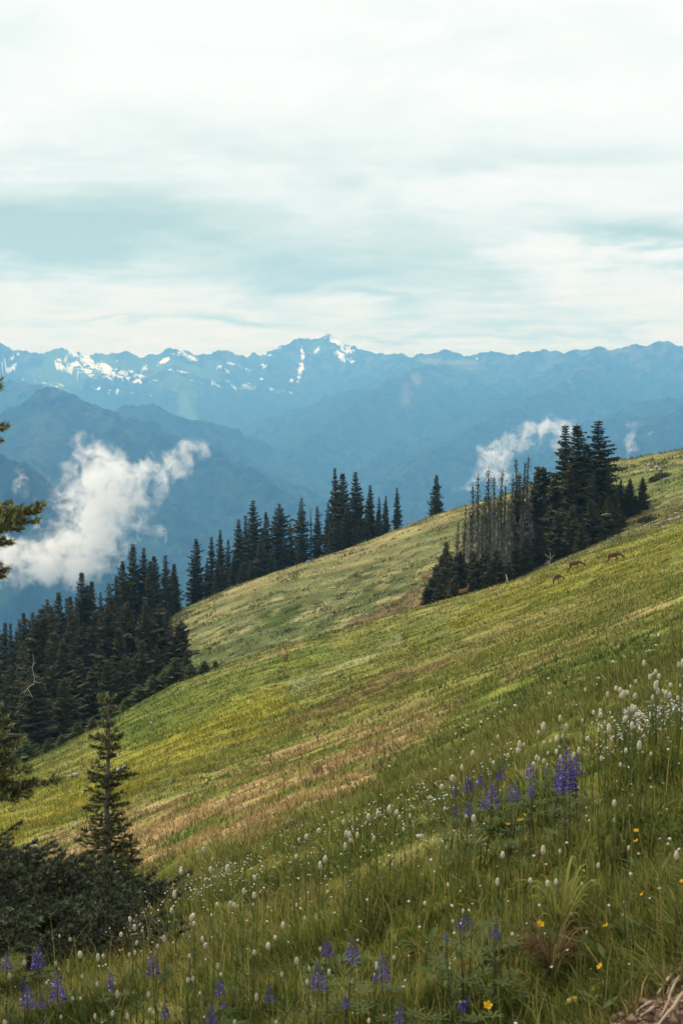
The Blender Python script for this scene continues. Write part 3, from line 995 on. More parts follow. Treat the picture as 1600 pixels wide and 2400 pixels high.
SNAGS = [('snag', 1074, 1215, 160, 1.1), ('snag', 1091, 1183, 158, 1.1), ('snag', 1108, 1130, 162, 1.2), ('snag', 1121, 1107, 160, 1.1), ('snag', 1140, 1152, 158, 1.2), ('snag', 1147, 1091, 162, 1.3),
         ('snag', 1159, 1109, 160, 1.1), ('snag', 1177, 1097, 162, 1.3), ('pole', 1184, 1130, 160, 1.1), ('snag', 1201, 1113, 160, 1.2), ('snag', 1209, 1066, 164, 1.25), ('narrow', 1216, 1110, 162, 1.2),
         ('pole', 1228, 1076, 164, 1.1), ('snag', 1237, 1062, 166, 1.2), ('snag', 1132, 1170, 156, 1.25), ('snag', 1168, 1160, 156, 1.25), ('snag', 1192, 1165, 157, 1.1), ('snag', 1225, 1150, 158, 1.1), ('snag', 1105, 1190, 155, 1.25),
         ('snag', 1245, 1180, 160, 1.1)]
forest_rank(SNAGS, 'dying grey firs in the right clump', 'of the dying firs in the right clump')
LOWC = [('skirt', 1012, 1352, 148, 1.0), ('narrow', 1023, 1322, 150, 1.8), ('broad', 1035, 1300, 152, 1.0), ('broad', 1047, 1268, 155, 1.0), ('skirt', 1052, 1300, 148, .9), ('skirt', 1080, 1290, 147, .9), ('skirt', 1110, 1290, 146, .85),
        ('skirt', 1140, 1288, 146, .85), ('skirt', 1168, 1285, 146, .85), ('skirt', 1030, 1365, 144, .9), ('skirt', 1070, 1345, 143, .85), ('skirt', 1150, 1325, 143, 1.0), ('skirt', 1195, 1312, 147, .7), ('skirt', 1110, 1335, 143, .85), ('broad', 1210, 1275, 152, 1.0), ('broad', 1235, 1255, 156, 1.0)]
forest_rank(LOWC, 'low firs in front of the dying trees', 'of the low firs before the dying trees')
for k, (px, r, w_, lab) in enumerate([(1523, 160, 2.0, 'small dark bush alone on the slope right of the clump'), (1535, 190, 1.8, 'left one of two dark bushes high on the right slope'), (1556, 191, 2.0, 'right one of two dark bushes high on the right slope')]):
    x, y, g = at(px, r)
    rt = root('bush', (x, y, g - .1), k * 1.3)
    mb, mt2 = MB(), MB()
    for j in range(5):
        mt2.tube([[0, 0, 0], [math.cos(j * 1.3) * .3, math.sin(j * 1.3) * .3, .35]], [.04, .015], 4, (.1, .08, .06))
    n_ = 900
    a_ = rnd(0, 6.28, n_)
    rr_ = np.sqrt(rnd(0, 1, n_)) * w_ * .6
    zc = rnd(.1, 1, n_) * .8 * np.sqrt(np.clip(1 - (rr_ / (w_ * .65)) ** 2, 0, 1))
    c_ = np.stack([rr_ * np.cos(a_), rr_ * np.sin(a_) * .7, zc], -1)
    P = c_[:, None] + rng.normal(0, .08, (n_, 3, 3))
    mb.tris(P, NEEDLE[None] * rnd(.7, 1.7, n_)[:, None])
    link('stems', mt2.mesh('stems'), M_bark, rt)
    link('foliage', mb.mesh('foliage'), M_crown, rt)
    tag(rt, lab, 'bush', 'dark bushes on the right slope')

# bleached fallen branches and dead sticks
def dead_stick(px, r, pts, rad, label, col=(.34, .31, .26), cat='dead branch', h0=0.0):
    x, y, g = at(px, r)
    mb = MB()
    k = r / F
    for p in pts:
        q = np.array([[a * k, 0.12 * math.sin(i * 2.1), b * k] for i, (a, b) in enumerate(p)])
        mb.tube(q, np.linspace(rad, rad * .35, len(q)), 5, col)
    o = link('dead_branch', mb.mesh('dead_branch', True), M_bark)
    o.location = (x, y, g + h0)
    tag(o, label, cat)
    return o
dead_stick(66, 133, [[(0, 180), (2, 200), (-2, 222), (2, 240), (-1, 255)], [(0, 185), (-10, 178), (-18, 168), (-22, 158)], [(1, 205), (8, 200), (16, 203)], [(-14, 174), (-10, 164), (-4, 156), (-3, 148)], [(2, 190), (12, 186), (20, 190)], [(0, 228), (6, 236)], [(-18, 168), (-26, 164)]],
           .035, 'bleached twisted dead limb showing pale in the left wood', (.36, .35, .30))
dead_stick(1294, 150, [[(0, -4), (-3, 8), (-1, 22), (-2, 36)], [(-1, 20), (9, 30)], [(-2, 22), (-14, 32)], [(-3, 14), (-16, 6)]], .04, 'thin pale dead sapling under the right clump')
dead_stick(1140, 143, [[(0, 48), (5, 30), (9, 16), (10, 5)]], .07, 'bleached leaning stick in front of the dying firs', (.45, .44, .38))
dead_stick(1191, 141, [[(0, 22), (4, 8), (9, -6)], [(1, 20), (-4, 4)], [(-2, 28), (1, 10)]], .05, 'forked pale stick at the foot of the dying firs', (.38, .36, .3))
dead_stick(1262, 140, [[(-16, -3), (0, 1), (16, 3)]], .05, 'pale fallen branch lying on the shaded grass', (.45, .4, .25))
dead_stick(300, 136, [[(0, 0), (14, 16), (30, 26)], [(10, 12), (4, 26)], [(-12, 4), (2, 22), (6, 40)]], .05, 'grey dead branches tangled below the left wood', (.26, .24, .22))
dead_stick(1545, 158, [[(-130, 12), (-118, 15), (-108, 14)]], .06, 'pale log on the slope right of the clump', (.4, .37, .3))


# ------------------------------------------------------------------ grass
def blades(N, r0, r1, power, hfun, wfun, az=18.0, straw=.14, three=True, keepfn=None, lean=(.0, .35)):
    u = rng.random(N)
    lr_ = math.log(r0) + (math.log(r1) - math.log(r0)) * u ** power
    r = np.exp(lr_)
    a = np.radians(rng.uniform(-az, az, N))
    x, y = r * np.sin(a), r * np.cos(a)
    z = hz(x, y)
    px, py = project(x, y, z)
    if keepfn is not None:
        k = keepfn(px, py, r, x, y)
        x, y, z, r, px, py = x[k], y[k], z[k], r[k], px[k], py[k]
        N = len(x)
    c = turf(x, y, z)
    tanness = smooth(.18, .34, c[:, 0] - c[:, 1] * .6)
    h = hfun(r, N) * (1 + .35 * tanness) * (.15 + 1.7 * fbm(x / (.25 + .012 * r), y / (.25 + .012 * r), 3, 201))
    wd = wfun(r, N)
    # wind and slope comb the blades towards the upper left of the picture, in swathes
    f = fbm(x / (1.5 + r * .05), y / (1.5 + r * .05), 3, 205) - .5
    ang = math.pi + f * 5 + rng.normal(0, 1.1, N)
    ln = h * np.clip(rng.normal(lean[0] + .35, lean[1] + .15, N), -.4, 1.6)
    h = h * (1 - .35 * np.clip(ln / h, 0, 1))
    lx, ly = np.cos(ang) * ln, np.sin(ang) * ln
    fa = rng.uniform(0, math.pi, N)
    sx_, sy_ = np.cos(fa) * wd / 2, np.sin(fa) * wd / 2 * .6
    base = np.stack([x, y, z - .01], -1)
    S = np.stack([sx_, sy_, np.zeros(N)], -1)
    tip = base + np.stack([lx, ly, h], -1)
    j = rng.uniform(.45, 1.75, N)[:, None]
    c = c * j * np.array([1.15, 1.12, 1.0])
    st = rng.random(N) < straw
    c[st] = c[st] * .35 + np.array((.40, .31, .11)) * rng.uniform(.5, 1.1, (st.sum(), 1))
    gg = rng.random(N) < .2
    c[gg] *= np.array([.62, .85, .7])
    c = np.clip(c, .01, .6)
    if three:
        mid = base + np.stack([lx * .3, ly * .3, h * .58], -1)
        V = np.stack([base - S, base + S, mid + S * .75, mid - S * .75, tip], 1).reshape(-1, 3)
        o = np.arange(N)[:, None] * 5
        f4 = o + np.array([[0, 1, 2, 3]])
        f3 = o + np.array([[3, 2, 4]])
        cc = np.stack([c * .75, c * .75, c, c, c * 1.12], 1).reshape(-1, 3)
        return V, f3, f4, cc
    V = np.stack([base - S, base + S, tip], 1).reshape(-1, 3)
    return V, np.arange(N)[:, None] * 3 + np.array([[0, 1, 2]]), None, np.repeat(c, 3, 0)


M_grass = mat_attr('grass', rough=.65, var=.12, scale=3.0, translucent=.38, spec=.18)


def grass_obj(name, parts, label_kind='stuff'):
    mb = MB()
    for V_, f3_, f4_, c_ in parts:
        mb.add(V_, f3_, f4_, c_)
    o = link(name, mb.mesh(name), M_grass)
    tag(o, kind='stuff')
    return o


def clumps(NC, r0, r1, per=15):
    """low herbs and tussocks growing as separate plants in the turf"""
    r = np.exp(rng.uniform(math.log(r0), math.log(r1), NC))
    a = np.radians(rng.uniform(-16.5, 16.5, NC))
    pal = np.array([DEEP, (.05, .075, .02), GREEN, (.20, .12, .05), (.30, .24, .10), (.19, .19, .04)])
    ci = rng.choice(6, NC, p=[.28, .2, .2, .1, .1, .12])
    size = (.035 + .0011 * r) * rng.uniform(.5, 2.2, NC)
    idx = np.repeat(np.arange(NC), per)
    n_ = len(idx)
    x = (r * np.sin(a))[idx] + rng.normal(0, 1, n_) * size[idx] * 1.5
    y = (r * np.cos(a))[idx] + rng.normal(0, 1, n_) * size[idx]
    z = hz(x, y)
    h = size[idx] * rng.uniform(.4, 1.0, n_) + .02
    an = rng.uniform(0, 6.283, n_)
    wd = (.008 + .0004 * r[idx]) * rng.uniform(.7, 1.6, n_)
    base = np.stack([x, y, z - .01], -1)
    S_ = np.stack([np.cos(an) * wd, np.sin(an) * wd, np.zeros(n_)], -1)
    tip = base + np.stack([np.cos(an + 1.57) * h * .7, np.sin(an + 1.57) * h * .7, h], -1)
    V = np.stack([base - S_, base + S_, tip], 1).reshape(-1, 3)
    c = (pal[ci][idx] * .45 + turf(x, y, z) * .5) * rng.uniform(.6, 1.4, (n_, 1))
    return V, np.arange(n_)[:, None] * 3 + np.array([[0, 1, 2]]), None, np.repeat(c, 3, 0)


nobank = lambda px, py, r, x, y: (bank(px, py, r) < .35 + .3 * rng.random(len(px)))
aside = lambda lo: (lambda px, py, r, x, y: np.abs(np.arctan2(x, y)) > R(lo))
close_in = lambda px, py, r, x, y: bank(px, py, r) < .4
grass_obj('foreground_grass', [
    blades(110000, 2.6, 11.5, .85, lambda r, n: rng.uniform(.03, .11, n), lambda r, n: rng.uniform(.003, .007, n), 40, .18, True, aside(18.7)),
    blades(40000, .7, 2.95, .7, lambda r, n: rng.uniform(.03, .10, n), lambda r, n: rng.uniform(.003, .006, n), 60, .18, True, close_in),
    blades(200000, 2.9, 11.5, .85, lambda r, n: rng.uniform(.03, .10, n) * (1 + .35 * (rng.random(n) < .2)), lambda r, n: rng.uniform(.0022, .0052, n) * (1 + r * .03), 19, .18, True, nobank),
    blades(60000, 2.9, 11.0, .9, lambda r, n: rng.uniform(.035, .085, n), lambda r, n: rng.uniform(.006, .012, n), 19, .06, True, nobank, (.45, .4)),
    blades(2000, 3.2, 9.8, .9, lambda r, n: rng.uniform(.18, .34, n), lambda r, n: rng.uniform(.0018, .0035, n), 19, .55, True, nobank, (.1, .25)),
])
grass_obj('meadow_herbs', [clumps(5000, 10, 125), clumps(2200, 120, 235)])
grass_obj('meadow_grass', [
    blades(120000, 10.5, 240.0, .9, lambda r, n: rng.uniform(.05, .16, n), lambda r, n: (.008 + .0008 * r) * rng.uniform(.7, 1.5, n), 32, .18, False, aside(16.2)),
    blades(210000, 9.6, 62.0, .9, lambda r, n: rng.uniform(.04, .12, n), lambda r, n: (.005 + .0006 * r) * rng.uniform(.7, 1.5, n), 17, .2, False),
    blades(240000, 45.0, 240.0, .95, lambda r, n: rng.uniform(.07, .2, n), lambda r, n: (.012 + .0006 * r) * rng.uniform(.7, 1.6, n), 16.5, .16, False),
])
# ------------------------------------------------------------------ small white and yellow flowers nobody could count
def specks(N, strokes, size, col, hgt, r0, r1, extra=0.0, name='x'):
    u = rng.random(N)
    r = np.exp(math.log(r0) + (math.log(r1) - math.log(r0)) * u)
    a = np.radians(rng.uniform(-16.5, 16.5, N))
    x, y = r * np.sin(a), r * np.cos(a)
    z = hz(x, y)
    px, py = project(x, y, z)
    p = np.full(N, extra)
    cl = fbm(x / (.12 * r), y / (.12 * r), 3, 301)
    for wd, amp, a0, a1, pts in strokes:
        d = seg_dist(px, py, pts) / wd
        p = np.maximum(p, amp * np.exp(-d * d) * (r > a0) * (r < a1) * np.clip((cl - .38) * 5, 0.15, 1))
    p *= (bank(px, py, r) < .2)
    k = rng.random(N) < p
    x, y, z, r = x[k], y[k], z[k], r[k]
    n_ = len(x)
    s = size(r, n_)
    c = np.stack([x, y, z + hgt(r, n_)], -1)
    nn = np.stack([rng.normal(0, .45, n_), rng.normal(-.35, .45, n_), np.ones(n_)], -1)
    nn /= np.linalg.norm(nn, axis=1)[:, None]
    A = np.cross(nn, [1.0, 0, 0])
    A /= np.linalg.norm(A, axis=1)[:, None]
    B = np.cross(nn, A)
    th = np.arange(6) / 6 * 2 * math.pi
    V = c[:, None] + s[:, None, None] * (np.cos(th)[None, :, None] * A[:, None] + np.sin(th)[None, :, None] * B[:, None])
    V = np.concatenate([V, (c - nn * s[:, None] * .35)[:, None], (c + nn * s[:, None] * .3)[:, None]], 1)
    o = np.arange(n_)[:, None, None] * 8
    f3 = (o + np.array([[7, j, (j + 1) % 6] for j in range(6)] + [[6, (j + 1) % 6, j] for j in range(6)])[None]).reshape(-1, 3)
    cc = np.asarray(col)[None] * rng.uniform(.75, 1.08, (n_, 1))
    return V.reshape(-1, 3), f3, None, np.repeat(cc, 8, 0)


M_petal = mat_attr('petals', rough=.6, var=.08, scale=200, translucent=.4, spec=.2)
WHITE, CREAM, YFL = (.82, .83, .8), (.74, .70, .56), (.85, .52, .02)
mb = MB()
W_ST = [(22, .8, 6.5, 10.2, [(1400, 1790), (1480, 1745), (1620, 1700)]), (14, .35, 6.5, 10.2, [(1100, 1850), (1200, 1825), (1300, 1815), (1400, 1790)]), (50, .2, 6, 10.2, [(1380, 1800), (1640, 1740)]), (15, .9, 6, 10.2, [(1390, 1792), (1480, 1745), (1640, 1700)]),
        (34, .07, 6, 10.2, [(700, 2030), (900, 1960), (1020, 1900), (1120, 1850)]), (34, .16, 6, 10.2, [(960, 1950), (1020, 1905), (1060, 1890)]), (30, .07, 6, 10.2, [(330, 2200), (560, 2110), (700, 2010)]), (24, .13, 5, 10.2, [(360, 2120), (470, 2130), (560, 2090)]),
        (20, .25, 4, 8, [(300, 2215), (350, 2220)]), (90, .03, 3.5, 10.2, [(200, 2250), (700, 2100), (1100, 1950), (1600, 1800)])]
for q in (specks(80000, W_ST, lambda r, n: rng.uniform(.0028, .0064, n), WHITE, lambda r, n: rng.uniform(.06, .17, n), 3.4, 10.2, .006),
          specks(30000, [(22, .35, 30, 125, [(980, 1570), (1150, 1500), (1350, 1440)]), (30, .3, 40, 130, [(700, 1605), (930, 1505)]), (60, .12, 30, 130, [(800, 1600), (1100, 1480), (1600, 1300)]), (20, .2, 9, 30, [(1080, 1800), (1300, 1700), (1600, 1570)])],
                 lambda r, n: (.010 + .00042 * r) * rng.uniform(.6, 1.2, n), (.6, .58, .3), lambda r, n: rng.uniform(.2, .32, n), 10, 132, .006)):
    mb.add(*q)
o = link('small_white_flowers', mb.mesh('small_white_flowers'), M_petal)
tag(o, kind='stuff')

# ------------------------------------------------------------------ bistort heads
def bistort_proto(seed, k=1.0):
    rs = np.random.default_rng(seed)
    head, stem = MB(), MB()
    hh = .034 * k
    # many small florets packed round an oval
    n_ = 60
    for i in range(n_):
        f = (i + .5) / n_
        a_ = i * 2.399
        rad = math.sin(math.pi * (0.08 + f * .86)) ** .65 * .0085
        p = np.array([math.cos(a_) * rad, math.sin(a_) * rad, f * hh])
        s_ = rs.uniform(.0024, .0036)
        g = rs.uniform(.85, 1.08)
        head.blob(p, (s_, s_, s_ * 1.1), (.92 * g, .87 * g, .68 * g) if f > .25 else (.78 * g, .68 * g, .52 * g), 5, 4)
    H = .34
    stem.tube([[0, 0, 0], [.008, .004, H * .5], [0, 0, H]], [.0016, .0014, .0011], 5, (.11, .13, .04))
    for q in range(2):
        b = np.array([0, 0, H * (.25 + .3 * q)])
        stem.tris(np.array([[b + [0, 0, -.01], b + [0, 0, .015], b + [.03 * (-1) ** q, .02, .06]]]), (.10, .14, .04))
    return head.mesh('flower_head', True), stem.mesh('stem')


BI = [bistort_proto(s, k) for s, k in ((1, 1.0), (2, .7), (3, 1.25), (4, .85), (5, .95))]
HP = []   # bistort heads read off the photograph, dropped on the slope
def addp(ox, oy, s, pts):
    for a, b in pts:
        HP.append((ox + a * s, oy + b * s))
addp(1300, 1540, .1913, [(1087, 88), (640, 470), (975, 482), (870, 428), (888, 443), (795, 415), (745, 393), (800, 478), (832, 480), (920, 360), (1230, 375), (1250, 330), (1412, 338), (1318, 412), (1255, 440),
     (1355, 447), (1405, 475), (1193, 507), (1500, 517), (1530, 338), (1228, 185), (1198, 195), (1270, 247), (1510, 105), (1560, 105), (368, 400), (60, 757), (333, 785), (470, 683), (550, 685), (555, 722),
     (452, 812), (612, 802), (658, 900), (895, 622), (940, 650), (975, 648), (875, 680), (990, 715), (878, 740), (852, 778), (938, 862), (132, 890), (18, 1025), (396, 1000), (90, 993), (18, 1160), (65, 1225),
     (230, 1205), (290, 1162), (562, 1245), (1028, 1132), (1170, 1205), (797, 1325), (865, 1155), (50, 1110), (1160, 243), (985, 297)])
addp(1000, 1500, .3827, [(433, 593), (280, 710), (713, 545), (683, 570), (755, 615), (792, 618), (850, 550), (715, 632), (592, 652), (565, 665), (557, 695), (495, 705), (408, 757), (738, 697), (793, 685), (670, 728),
     (685, 732), (715, 752), (815, 717), (155, 855), (90, 907), (20, 962), (108, 1028), (238, 1083), (285, 1098), (213, 792), (650, 765), (710, 1297), (813, 1290), (632, 1468), (737, 1500), (790, 1482), (948, 1487),
     (1047, 1385), (430, 1492), (128, 1500), (522, 1797), (977, 1785), (158, 1722), (220, 1658), (1145, 1005), (1143, 1107), (1233, 1272), (1525, 1335), (463, 1318)])
addp(400, 1900, .3827, [(830, 160), (785, 182), (907, 122), (768, 280), (945, 312), (915, 348), (1075, 148), (1092, 155), (1142, 153), (1100, 182), (1243, 168), (1057, 75), (1210, 40), (1267, 30), (1337, 10),
     (1465, 28), (1382, 10), (1400, 40), (990, 8), (245, 365), (257, 305), (350, 373), (200, 240), (448, 500), (515, 415), (285, 570), (365, 568), (388, 572), (250, 635), (140, 650), (125, 668), (143, 692), (195, 793),
     (213, 830), (65, 375), (23, 523), (8, 612), (505, 570), (770, 573), (820, 658), (688, 710), (640, 775), (597, 832), (512, 865), (118, 885), (770, 925), (848, 968), (970, 990), (288, 968), (308, 1002), (180, 1118),
     (680, 997), (137, 1030), (105, 1040), (835, 1062), (525, 1150), (1365, 900), (1260, 962), (915, 845), (1555, 560), (645, 1290), (392, 1300), (1213, 1285), (1425, 110), (1068, 228), (512, 523)])
addp(0, 1580, .3487, [(472, 1780), (540, 1900), (165, 1943), (920, 1808), (870, 1887), (907, 1870), (1103, 1787), (1173, 1493), (1155, 1590), (1300, 1630), (1060, 1830), (543, 2172), (490, 2172), (1000, 2155), (640, 2302),
     (757, 2283), (858, 2305), (412, 2298), (315, 2067), (375, 1947), (68, 2043), (773, 2072), (553, 2028), (790, 2160), (1275, 1893), (1008, 2258), (875, 1650), (815, 1747), (955, 1717), (905, 1708), (1218, 1330),
     (1266, 1352), (660, 1915), (695, 1893), (35, 2345), (402, 1760), (1263, 2058), (655, 2085)])
ZONES = [(lambda x, y: x > 1330 and y < 1790, 'cream bistort head nodding over the white daisies at the right edge', 'bistort above the daisy drift'),
         (lambda x, y: 1000 < x and y < 1900, 'cream bistort head standing among and behind the lupine patch', 'bistort round the lupine patch'),
         (lambda x, y: x > 1000, 'small cream bistort head in the shaded grass below the lupine patch', 'bistort below the lupine patch'),
         (lambda x, y: y < 2000 and x > 560, 'cream bistort head on the brow above the centre of the foreground', 'bistort on the brow'),
         (lambda x, y: x > 560 and y < 2150, 'cream bistort head in the grass just below the brow', 'bistort below the brow'),
         (lambda x, y: x > 560, 'cream bistort head near the bottom lupines in the centre', 'bistort by the bottom lupines'),
         (lambda x, y: x > 380, 'cream bistort head on the slope right of the low fir mat', 'bistort right of the fir mat'),
         (lambda x, y: True, 'cream bistort head in the grass below the low fir mat', 'bistort below the fir mat')]


def on_stem(px, py, h, rcap=(7.6, 9.8)):
    """foot of a stem of height h whose top shows at px, py"""
    q = hit(px, py, h)
    if q is not None and math.hypot(q[0], q[1]) < 10.2:
        return q[0], q[1], q[2], h
    d = ray(px, py)
    dh = math.hypot(d[0], d[1])
    best = None
    for r in np.linspace(rcap[0], rcap[1], 14):
        x, y = d[0] / dh * r, d[1] / dh * r
        g = float(hz(x, y))
        hh = EYE + d[2] / dh * r - g
        if best is None or abs(hh - h) < abs(best[3] - h):
            best = (x, y, g, hh)
    return best


for i, (px, py) in enumerate(HP):
    x, y, g, h = on_stem(px, py + 5, .27 + .1 * random.random())
    if h < .06:
        continue
    head, stem = BI[(i * 7 + i // 5) % 5]
    rt = root('bistort_flower', (x, y, g), random.uniform(0, 6.28))
    s_ = random.uniform(.5, 1.08) * math.hypot(x, y) * 10.0 / F / .021
    ho = link('flower_head', head, M_petal, rt)
    ho.location = (0, 0, h - .002)
    ho.scale = (s_, s_, s_)
    so = link('stem', stem, M_grass, rt)
    so.scale = (1, 1, h / .34)
    for cond, lab, grp in ZONES:
        if cond(px, py):
            tag(rt, lab, 'flower', grp)
            break

# ------------------------------------------------------------------ lupines
def lupine_proto(seed, open_=.6):
    rs = np.random.default_rng(seed)
    sp, st, lf = MB(), MB(), MB()
    n_w = 10
    for w_ in range(n_w):
        f = w_ / (n_w - 1)
        rad = .013 * (1 - f) ** .7 + .002
        if w_ < n_w * open_:
            rad *= 1.25
        k = 6 if f < .8 else 4
        for j in range(k):
            a_ = j / k * 6.283 + w_ * .5 + rs.uniform(-.2, .2)
            if rs.random() < .12:
                continue
            p = np.array([math.cos(a_) * rad, math.sin(a_) * rad, f * .13 + rs.uniform(-.002, .002)])
            s_ = (.0062 - .0032 * f) * rs.uniform(.8, 1.2)
            if f < open_:
                c = np.array([(.12, .06, .42), (.07, .065, .38), (.20, .09, .44), (.34, .26, .62)][rs.choice(4, p=[.45, .35, .14, .06])]) * rs.uniform(.7, 1.2)
            else:
                c = np.array((.06, .045, .17)) * rs.uniform(.7, 1.2)
            sp.blob(p, (s_ * .7, s_ * .7, s_ * 1.05), c, 5, 4, axis=(math.cos(a_), math.sin(a_), .5))
            sp.blob(p + np.array([math.cos(a_), math.sin(a_), .5]) * s_ * .6, (s_ * .45, s_ * .45, s_ * .7), c * 1.15, 5, 4, axis=(math.cos(a_), math.sin(a_), 1.5))
    sp.tube([[0, 0, -.01], [0, 0, .13]], [.0018, .001], 5, (.09, .08, .07))
    st.tube([[.03, .01, 0], [.012, 0, .16], [0, 0, .35]], [.0028, .0024, .0018], 5, (.09, .10, .045))
    for q in range(7):
        z = rs.uniform(.06, .33)
        a_ = rs.uniform(0, 6.28)
        d = np.array([math.cos(a_), math.sin(a_), 0])
        hub = np.array([0.01, 0, z]) + d * rs.uniform(.04, .08) + [0, 0, .03]
        lf.tube([[.01, 0, z], hub], [.0012, .0009], 4, (.10, .13, .04))
        g = rs.uniform(.75, 1.25)
        for j in range(7):
            b = j / 7 * 6.283
            e = np.array([math.cos(b), math.sin(b), rs.uniform(.15, .6)])
            e /= np.linalg.norm(e)
            sd_ = np.cross(e, [0, 0, 1.0])
            L = rs.uniform(.026, .042)
            V_ = [hub, hub + e * L * .55 + sd_ * .0045 + [0, 0, .002], hub + e * L, hub + e * L * .55 - sd_ * .0045 + [0, 0, .002]]
            lf.add(V_, None, [[0, 1, 2, 3]], (.095 * g, .125 * g, .035 * g))
    return sp.mesh('flower_spike', True), st.mesh('stem', True), lf.mesh('leaves')


LU = [lupine_proto(31, .75), lupine_proto(32, .5), lupine_proto(33, .9), lupine_proto(34, .25)]
M_lup = mat_attr('lupine_petals', rough=.55, var=.15, scale=150, translucent=.15, spec=.25)
LUP = [  # column, top row, bottom row of the spike, bloom (0 open .. 3 in bud), which patch
    (1067, 1833, 1863, 3, 0), (1094, 1816, 1850, 3, 0), (1101, 1820, 1858, 1, 0), (1126, 1810, 1843, 1, 0), (1151, 1833, 1894, 2, 0), (1132, 1873, 1896, 1, 0), (1174, 1789, 1825, 3, 0), (1167, 1808, 1831, 3, 0),
    (1199, 1837, 1879, 0, 0), (1209, 1844, 1876, 0, 0), (1242, 1787, 1829, 0, 0), (1243, 1837, 1867, 2, 0), (1323, 1758, 1852, 2, 0), (1308, 1791, 1825, 0, 0), (1334, 1783, 1844, 0, 0), (1349, 1772, 1820, 0, 0),
    (1318, 1806, 1862, 0, 0), (1098, 1879, 1913, 1, 0), (1069, 1880, 1904, 3, 0), (1279, 1798, 1814, 1, 0),
    (1078, 2143, 2181, 0, 1), (1105, 2145, 2168, 1, 1), (1155, 2158, 2196, 1, 1), (1044, 2187, 2206, 2, 1), (1168, 2181, 2197, 3, 1), (1078, 2332, 2369, 0, 1), (762, 2206, 2240, 1, 2), (772, 2208, 2240, 3, 2), (825, 2198, 2256, 1, 2),
    (894, 2233, 2298, 1, 2), (746, 2260, 2321, 1, 2), (515, 2292, 2332, 0, 3), (524, 2344, 2362, 0, 3), (495, 2351, 2400, 1, 3), (631, 2310, 2348, 3, 2), (936, 2355, 2400, 0, 2), (809, 2328, 2363, 3, 2),
    (16, 2235, 2274, 0, 4), (90, 2218, 2270, 0, 4), (84, 2232, 2268, 1, 4), (136, 2281, 2347, 0, 4), (66, 2312, 2364, 0, 4), (359, 2235, 2284, 0, 3), (260, 2281, 2316, 0, 3), (387, 2347, 2384, 3, 3), (56, 2290, 2318, 3, 4), (98, 2330, 2362, 3, 4)]
PATCH = ['in the dense patch on the brow', 'in the lower right grass', 'at the bottom centre', 'at the lower left centre', 'in the bottom left corner']
BLOOM = ['violet open lupine spike', 'dark blue half-open lupine spike', 'long loose purple lupine spike', 'slim dark budding lupine spike']
for pt in range(5):
    rows = sorted([q for q in LUP if q[4] == pt])
    for k, (px, y0, y1, bl, _) in enumerate(rows):
        x, y, g, h = on_stem(px, y1, .22 + .08 * random.random(), (6.4, 9.0))
        dist = math.hypot(x, y)
        spike = (y1 - y0) / F * dist * 1.02
        sp, st, lf = LU[bl]
        rt = root('lupine', (x, y, g), random.uniform(0, 6.28))
        a = link('flower_spike', sp, M_lup, rt)
        ks = spike / .135
        ks *= 1.12
        kw = ks * 1.6
        a.location = (0, 0, h)
        a.scale = (kw, kw, ks)
        b = link('stem', st, M_grass, rt)
        b.scale = (1, 1, h / .35)
        c = link('leaves', lf, M_grass, rt)
        c.scale = (1.05, 1.05, max(.5, h / .35))
        if px in (1078, 1105, 1155):
            a.rotation_euler = (0, .6, 0)
        tag(rt, '%s, %s from left %s' % (BLOOM[bl], ORD[k + 1], PATCH[pt]), 'lupine', 'lupines ' + PATCH[pt])

# ------------------------------------------------------------------ yellow flowers
def yellow_proto(seed):
    rs = np.random.default_rng(seed)
    hd, st = MB(), MB()
    for j in range(5):
        a_ = j / 5 * 6.283
        d = np.array([math.cos(a_), math.sin(a_), 0])
        s_ = np.array([-d[1], d[0], 0])
        L = .0105
        V_ = [[0, 0, 0], d * L * .5 + s_ * L * .42 + [0, 0, .003], d * L + s_ * L * .25 + [0, 0, .007], d * L - s_ * L * .25 + [0, 0, .007], d * L * .5 - s_ * L * .42 + [0, 0, .003]]
        hd.add(V_, [[0, 1, 4], [1, 2, 3], [1, 3, 4]], None, np.array(YFL) * rs.uniform(.8, 1.1))
    hd.blob((0, 0, .003), (.0035, .0035, .003), (.7, .35, .02), 6, 4)
    st.tube([[0, 0, 0], [.01, .005, .12], [0, 0, .25]], [.0013, .0011, .0009], 4, (.10, .13, .04))
    for q in range(3):
        b = np.array([0, 0, .03 + .04 * q])
        e = np.array([math.cos(q * 2.1), math.sin(q * 2.1), .5])
        sd_ = np.cross(e, [0, 0, 1.0]) * .01
        st.add([b, b + e * .04 + sd_, b + e * .07, b + e * .04 - sd_], None, [[0, 1, 2, 3]], (.09, .13, .035))
    return hd.mesh('flower_head'), st.mesh('stem')


